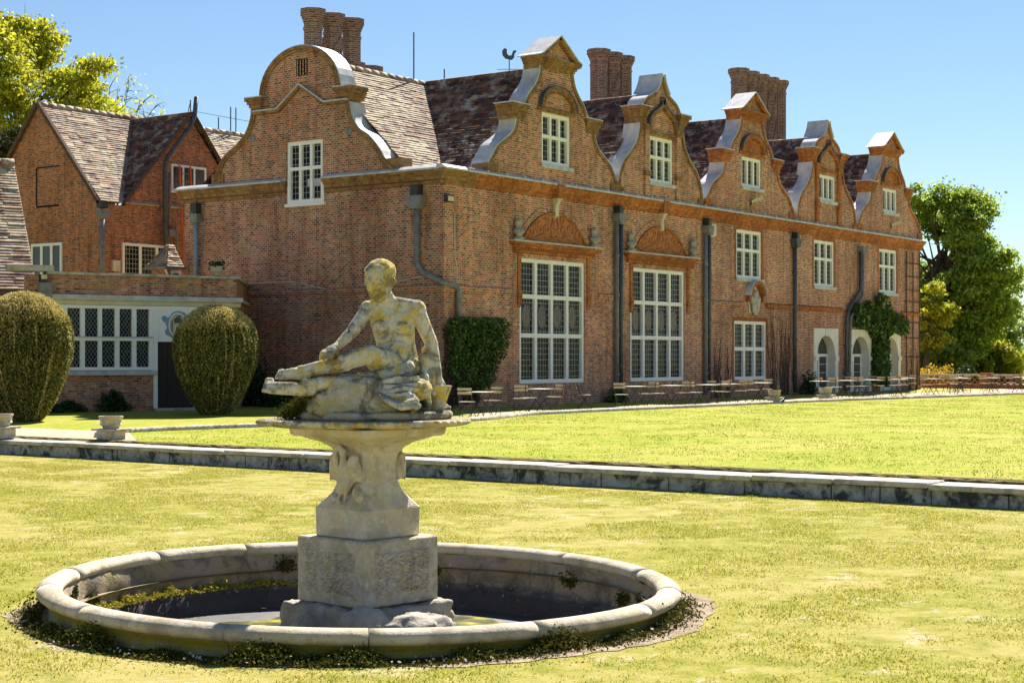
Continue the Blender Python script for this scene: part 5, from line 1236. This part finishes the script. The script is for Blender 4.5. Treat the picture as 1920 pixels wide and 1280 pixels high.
# ------------------------------------------------------------------ garden furniture
def make_chair():
    c = empty('bistro_chair'); 
    for k in range(5): MB().box(-.2, .2, -.19+k*.077, -.19+k*.077+.066, .445, .463).build('seat_slat', M['slat'], c)
    for z in (.66, .77): MB().box(-.2, .2, .235+(z-.66)*.25, .25+(z-.66)*.25, z, z+.07).build('back_slat', M['slat'], c)
    for s in (-.185, .185):
        MB().tube([(s, -.24, 0), (s, .15, .5), (s, .265, .85)], .011, 5).build('leg', M['metal_leg'], c); MB().tube([(s*.9, .24, 0), (s*.9, -.16, .45)], .011, 5).build('leg', M['metal_leg'], c)
    MB().tube([(-.185, -.13, .14), (.185, -.13, .14)], .008, 5).build('stretcher', M['metal_leg'], c)
    return c
def make_table():
    t_ = empty('bistro_table')
    for k in range(6): MB().box(-.35, .35, -.3+k*.101, -.3+k*.101+.095, .70, .72).build('top_slat', M['table_top'], t_)
    for s in (-.29, .29):
        MB().tube([(s, -.27, 0), (s, .25, .69)], .012, 5).build('leg', M['metal_leg'], t_); MB().tube([(s*.93, .27, 0), (s*.93, -.25, .69)], .012, 5).build('leg', M['metal_leg'], t_)
    MB().tube([(-.29, -.17, .14), (.29, -.17, .14)], .008, 5).build('stretcher', M['metal_leg'], t_)
    return t_
CH, TB = make_chair(), make_table()
tag(CH, 'folding bistro chair with pale slats and black legs on the gravel path', 'chair', 'bistro chairs along the house')
tag(TB, 'folding bistro table with pale green slatted top on black legs', 'table', 'bistro tables along the house')
used = {'c': False, 't': False}
def put(kind, x, y, rz):
    src = CH if kind == 'c' else TB
    o = src if not used[kind] else copy_tree(src); used[kind] = True
    o.location = (x, y, .008); o.rotation_euler = (0, 0, rz); return o
rg = random.Random(21)
rows = [(-5.35, -5.5, .3), (-.7, -4.3, .15), (4.7, -4.4, 0), (6.8, -4.6, 0), (9.0, -4.8, 0), (10.9, -4.6, 0), (14.1, -4.3, 0), (19.3, -4.3, 0), (21.6, -4.4, 0), (24.1, -4.5, 0), (26.6, -4.7, 0), (29.2, -5.2, 0), (31.6, -5.7, 0), (34.2, -6.2, 0), (36.8, -6.7, 0), (39.5, -7.0, 0), (42, -7.4, 0), (26.5, -2.9, 0), (31, -3.3, 0), (35.5, -4.0, 0)]
for i, (x, y, a) in enumerate(rows):
    a += rg.uniform(-.15, .15); put('t', x, y, a)
    for s in (1, -1):
        if i == 7 and s < 0: continue
        put('c', x+s*(.72+rg.uniform(0, .12))*math.cos(a), y+s*.72*math.sin(a)+rg.uniform(-.15, .15), a-s*PI/2+rg.uniform(-.3, .3)+(.0 if s > 0 else 0))
put('c', 2.7, -3.7, .5); put('c', -2.2, -4.6, -.9)
PT = empty('flower_pot'); MB().lathe([(.0, 0), (.055, 0), (.075, .12), (.085, .12), (.085, .14), (.07, .14), (.06, .1)], 12, cap=False).build('pot', M['pot'], PT, smooth=True)
tag(PT, 'small orange pot standing on a bistro table', 'pot', 'orange pots on the tables')
for i, k in enumerate((5, 7, 10, 14)):
    o = PT if i == 0 else copy_tree(PT); o.location = (rows[k][0]+.1, rows[k][1], .73)
# stone urns on plinths
def planter(loc, s, label, rz=0):
    p = empty('stone_urn', loc, rz); tag(p, label, 'urn')
    MB().box(-.34*s, .34*s, -.34*s, .34*s, -.02, .3*s).build('plinth', M['kerb'], p, bevel=.015); MB().box(-.46*s, .46*s, -.46*s, .46*s, .302*s, .37*s).build('plinth_cap', M['kerb'], p, bevel=.012)
    MB().lathe([(.0, .372*s), (.26*s, .372*s), (.27*s, .42*s), (.3*s, .46*s), (.37*s, .5*s), (.34*s, .56*s), (.36*s, .68*s), (.4*s, .74*s), (.4*s, .78*s), (.33*s, .78*s), (.3*s, .7*s)], 24, cap=False).build('bowl', M['kerb'], p)
    return p
planter(ground(208, 824), .62, 'round stone urn on square plinth beside the mossy kerb'); planter(ground(2, 820), .64, 'round stone urn on plinth standing on the gravel by the big yew')
planter((12.3, -5.75, 0), .62, 'squat stone tub on plinth at the kerb gap', .1); planter((16.6, -5.8, 0), .66, 'squat stone tub on plinth where the kerb bends', .1)
# bird on the lawn
bd = empty('bird', ground(1468, 757)); tag(bd, 'small dark bird standing on the lawn near the stone tubs', 'bird')
mb = MB(); mb.ball((0, 0, .13), (.11, .06, .065), rot=Matrix.Rotation(R(-25), 3, 'Y')).ball((.1, 0, .22), .042).limb((.05, 0, .16), (.1, 0, .22), .045, .035).limb((-.08, 0, .12), (-.24, 0, .1), .03, .015).limb((.13, 0, .22), (.17, 0, .21), .012, .005).limb((0, .025, .1), (0.01, .03, 0), .01, .008).limb((0, -.025, .1), (0.01, -.03, 0), .01, .008)
remeshed(mb, 'body', M['black'], bd, .012, 2)
# pierced brick terrace wall beyond the far corner
TW = empty('terrace_wall', (45, 0, 0)); tag(TW, 'low pierced brick terrace wall beyond the far end of the house', 'wall')
MB().box(-.15, .15, -22, 3, -.1, .22).build('base_course', M['brick_red'], TW); MB().box(-.2, .2, -22, 3, .68, .78).build('coping', M['coping'], TW)
hb = MB().box(-.09, .09, -.055, .055, 0, .145).mesh('brick'); hb.materials.append(M['brick_red'])
for k in range(150):
    for j in range(3):
        if (k+j) % 2: continue
        o = bpy.data.objects.new('brick', hb); COL.objects.link(o); o.parent = TW; o.location = (0, 2.9-k*.165, .222+j*.152)
for y in (2.6, -2.2, -7, -12, -17): MB().box(-.24, .24, y-.3, y+.3, -.1, .86).build('pier', M['brick_red'], TW)
bush('flowering_shrub', (46.5, 1.3, 0), (1.2, 1.2, 1.15), 3000, 'gold', 'orange-yellow flowering shrub beyond the far corner of the house', .07)
bush('flower_urn', (46.2, -.7, .75), (.5, .5, .55), 600, 'shrub', 'dark leafy plant on the terrace wall by the yellow shrub', .07, 'plant')

# ------------------------------------------------------------------ trees
def tree(name, loc, h, crown, n, mat, label, leaf=.2, blobs=26, seed=1, trunk=.35, bare=False, group=None):
    """tapered trunk, limbs reaching into the crown, leaves gathered in clumps with gaps between"""
    T = empty(name, loc); tag(T, label, 'tree', group); rn = random.Random(seed); npr = np.random.default_rng(seed)
    (cx, cy_, cz_), (rx, ry, rz_) = crown; tips = []
    top = Vector((cx*.6, cy_*.6, cz_+rz_*.3)); mb = MB()
    tp = [Vector((0, 0, -.3)), Vector((.1*rn.uniform(-1, 1), .1, h*.2)), Vector((cx*.3, cy_*.3, h*.45)), top]
    mb.tube(tp, [trunk*1.25, trunk, trunk*.7, trunk*.15], 9); mb.build('trunk', M['bark'], T, smooth=True)
    lim = MB()
    for k in range(blobs):
        while True:
            d = Vector((rn.uniform(-1, 1), rn.uniform(-1, 1), rn.uniform(-1, 1)))
            if .25 < d.length < 1: break
        d = d.normalized()*(d.length**.45)
        e = Vector((cx+d.x*rx, cy_+d.y*ry, cz_+d.z*rz_)); s = tp[2].lerp(tp[3], rn.random()) if rn.random() < .6 else tp[1].lerp(tp[2], rn.uniform(.4, 1))
        m = s.lerp(e, .5)+Vector((rn.uniform(-.4, .4), rn.uniform(-.4, .4), rn.uniform(0, .6)))
        lim.tube([s, m, e], [trunk*.3, trunk*.17, .02], 5, cap=False); tips.append((e, rn.uniform(.55, 1.0)))
        if bare or rn.random() < .5:
            for q in range(6 if bare else 2):
                u_ = Vector((rn.uniform(-1, 1), rn.uniform(-1, 1), rn.uniform(-.2, 1)))*rx*.4; w_ = m.lerp(e, rn.uniform(.2, 1)); lim.tube([w_, w_+u_*.5+Vector((0, 0, .1)), w_+u_], [.03, .02, .008], 4, cap=False)
    lim.build('limbs', M['bark'], T, fix=False)
    if n:
        P = []; br = .5*(rx*ry*rz_)**(1/3)*(26/blobs)**.33
        wts = np.array([s**2 for _, s in tips]); cnt = (n*wts/wts.sum()).astype(int)
        for (e, s), c in zip(tips, cnt):
            sub = 7
            for q in range(sub):
                o_ = unit(npr.normal(size=(1, 3)))[0]*br*s*npr.uniform(.3, 1)*np.array([1, 1, .7])
                P.append(np.array(e)+o_+npr.normal(size=(c//sub, 3))*br*s*.22*np.array([1.2, 1.2, .7]))
        quads('crown', leaf_quads(np.concatenate(P), leaf, .62), M[mat], T)
    return T
def far_at(px, depth): p = CAM+DV*depth+RV*((px-960)/FPX*depth); p.z = 0; return p
tree('oak_tree', far_at(1768, 106), 13, ((0, 0, 7.2), (3.8, 4.6, 5.2)), 90000, 'oak', 'large green oak standing past the far end of the house', .13, 75, 3, .4)
tree('oak_tree', far_at(1835, 112), 7, ((0, 0, 3.0), (2.6, 3, 3.4)), 32000, 'oak', 'smaller green tree at the outer edge of the large oak', .12, 36, 4, .3)
tree('young_tree', far_at(1740, 98), 6, ((0, 0, 4.0), (1.0, 1.2, 2.2)), 7000, 'lime', 'bright yellow-green young tree in front of the large oak', .12, 18, 5, .15)
tree('young_tree', far_at(1872, 108), 4.5, ((0, 0, 1.7), (1.5, 1.7, 2.0)), 8000, 'lime', 'low yellow-green tree at the outer edge of the oaks', .11, 18, 6, .15)
tree('oak_tree', far_at(1728, 104), 8, ((0, 0, 1.9), (3.4, 3.4, 2.6)), 34000, 'oak', 'dark leafy tree under the large oak behind the terrace wall', .13, 36, 8, .25)
tree('oak_tree', far_at(1790, 110), 6, ((0, 0, 1.5), (4.0, 3.4, 2.2)), 34000, 'oak', 'broad bushy tree behind the pierced terrace wall', .13, 36, 18, .25)
for k, px in enumerate((1895, 1925, 1960, 2010)): tree('far_tree', far_at(px, 250+14*k), 7, ((0, 0, 3.2), (4.5, 4.5, 3.4)), 3000, 'far', 'pale distant tree low on the horizon past the oaks', .35, 16, 40+k, .3, group='distant trees past the terrace')
fh = empty('far_house', far_at(1912, 205)); tag(fh, 'distant grey-roofed house beyond the terrace', 'house'); MB().box(-3, 3, -2.5, 2.5, -.2, 1.6).build('wall', M['cream'], fh); MB().prism([(-2.8, 1.6), (2.8, 1.6), (0, 4.0)], -3.2, 3.2, 'x').build('roof', M['lead'], fh)
tree('lime_tree', far_at(30, 96), 23, ((0, 0, 16.6), (4.9, 4.9, 4.8)), 80000, 'lime', 'tall yellow-green spring tree behind the red brick house', .13, 60, 9, .4)
tree('lime_tree', far_at(160, 98), 18, ((0, 0, 14.9), (2.4, 2.4, 2.6)), 13000, 'lime', 'thinner yellow-green tree beside the tall spring tree', .12, 24, 10, .25)
tree('bare_tree', far_at(205, 102), 20, ((.8, 0, 16.6), (2.6, 2.6, 3.2)), 700, 'lime', 'almost leafless tree behind the ridge of the red brick house', .1, 26, 11, .16, bare=True)
tree('conifer', far_at(8, 84), 14, ((0, 0, 11.0), (1.9, 1.9, 3.2)), 22000, 'conifer', 'dark olive evergreen beside the red brick gable', .1, 34, 12, .25)
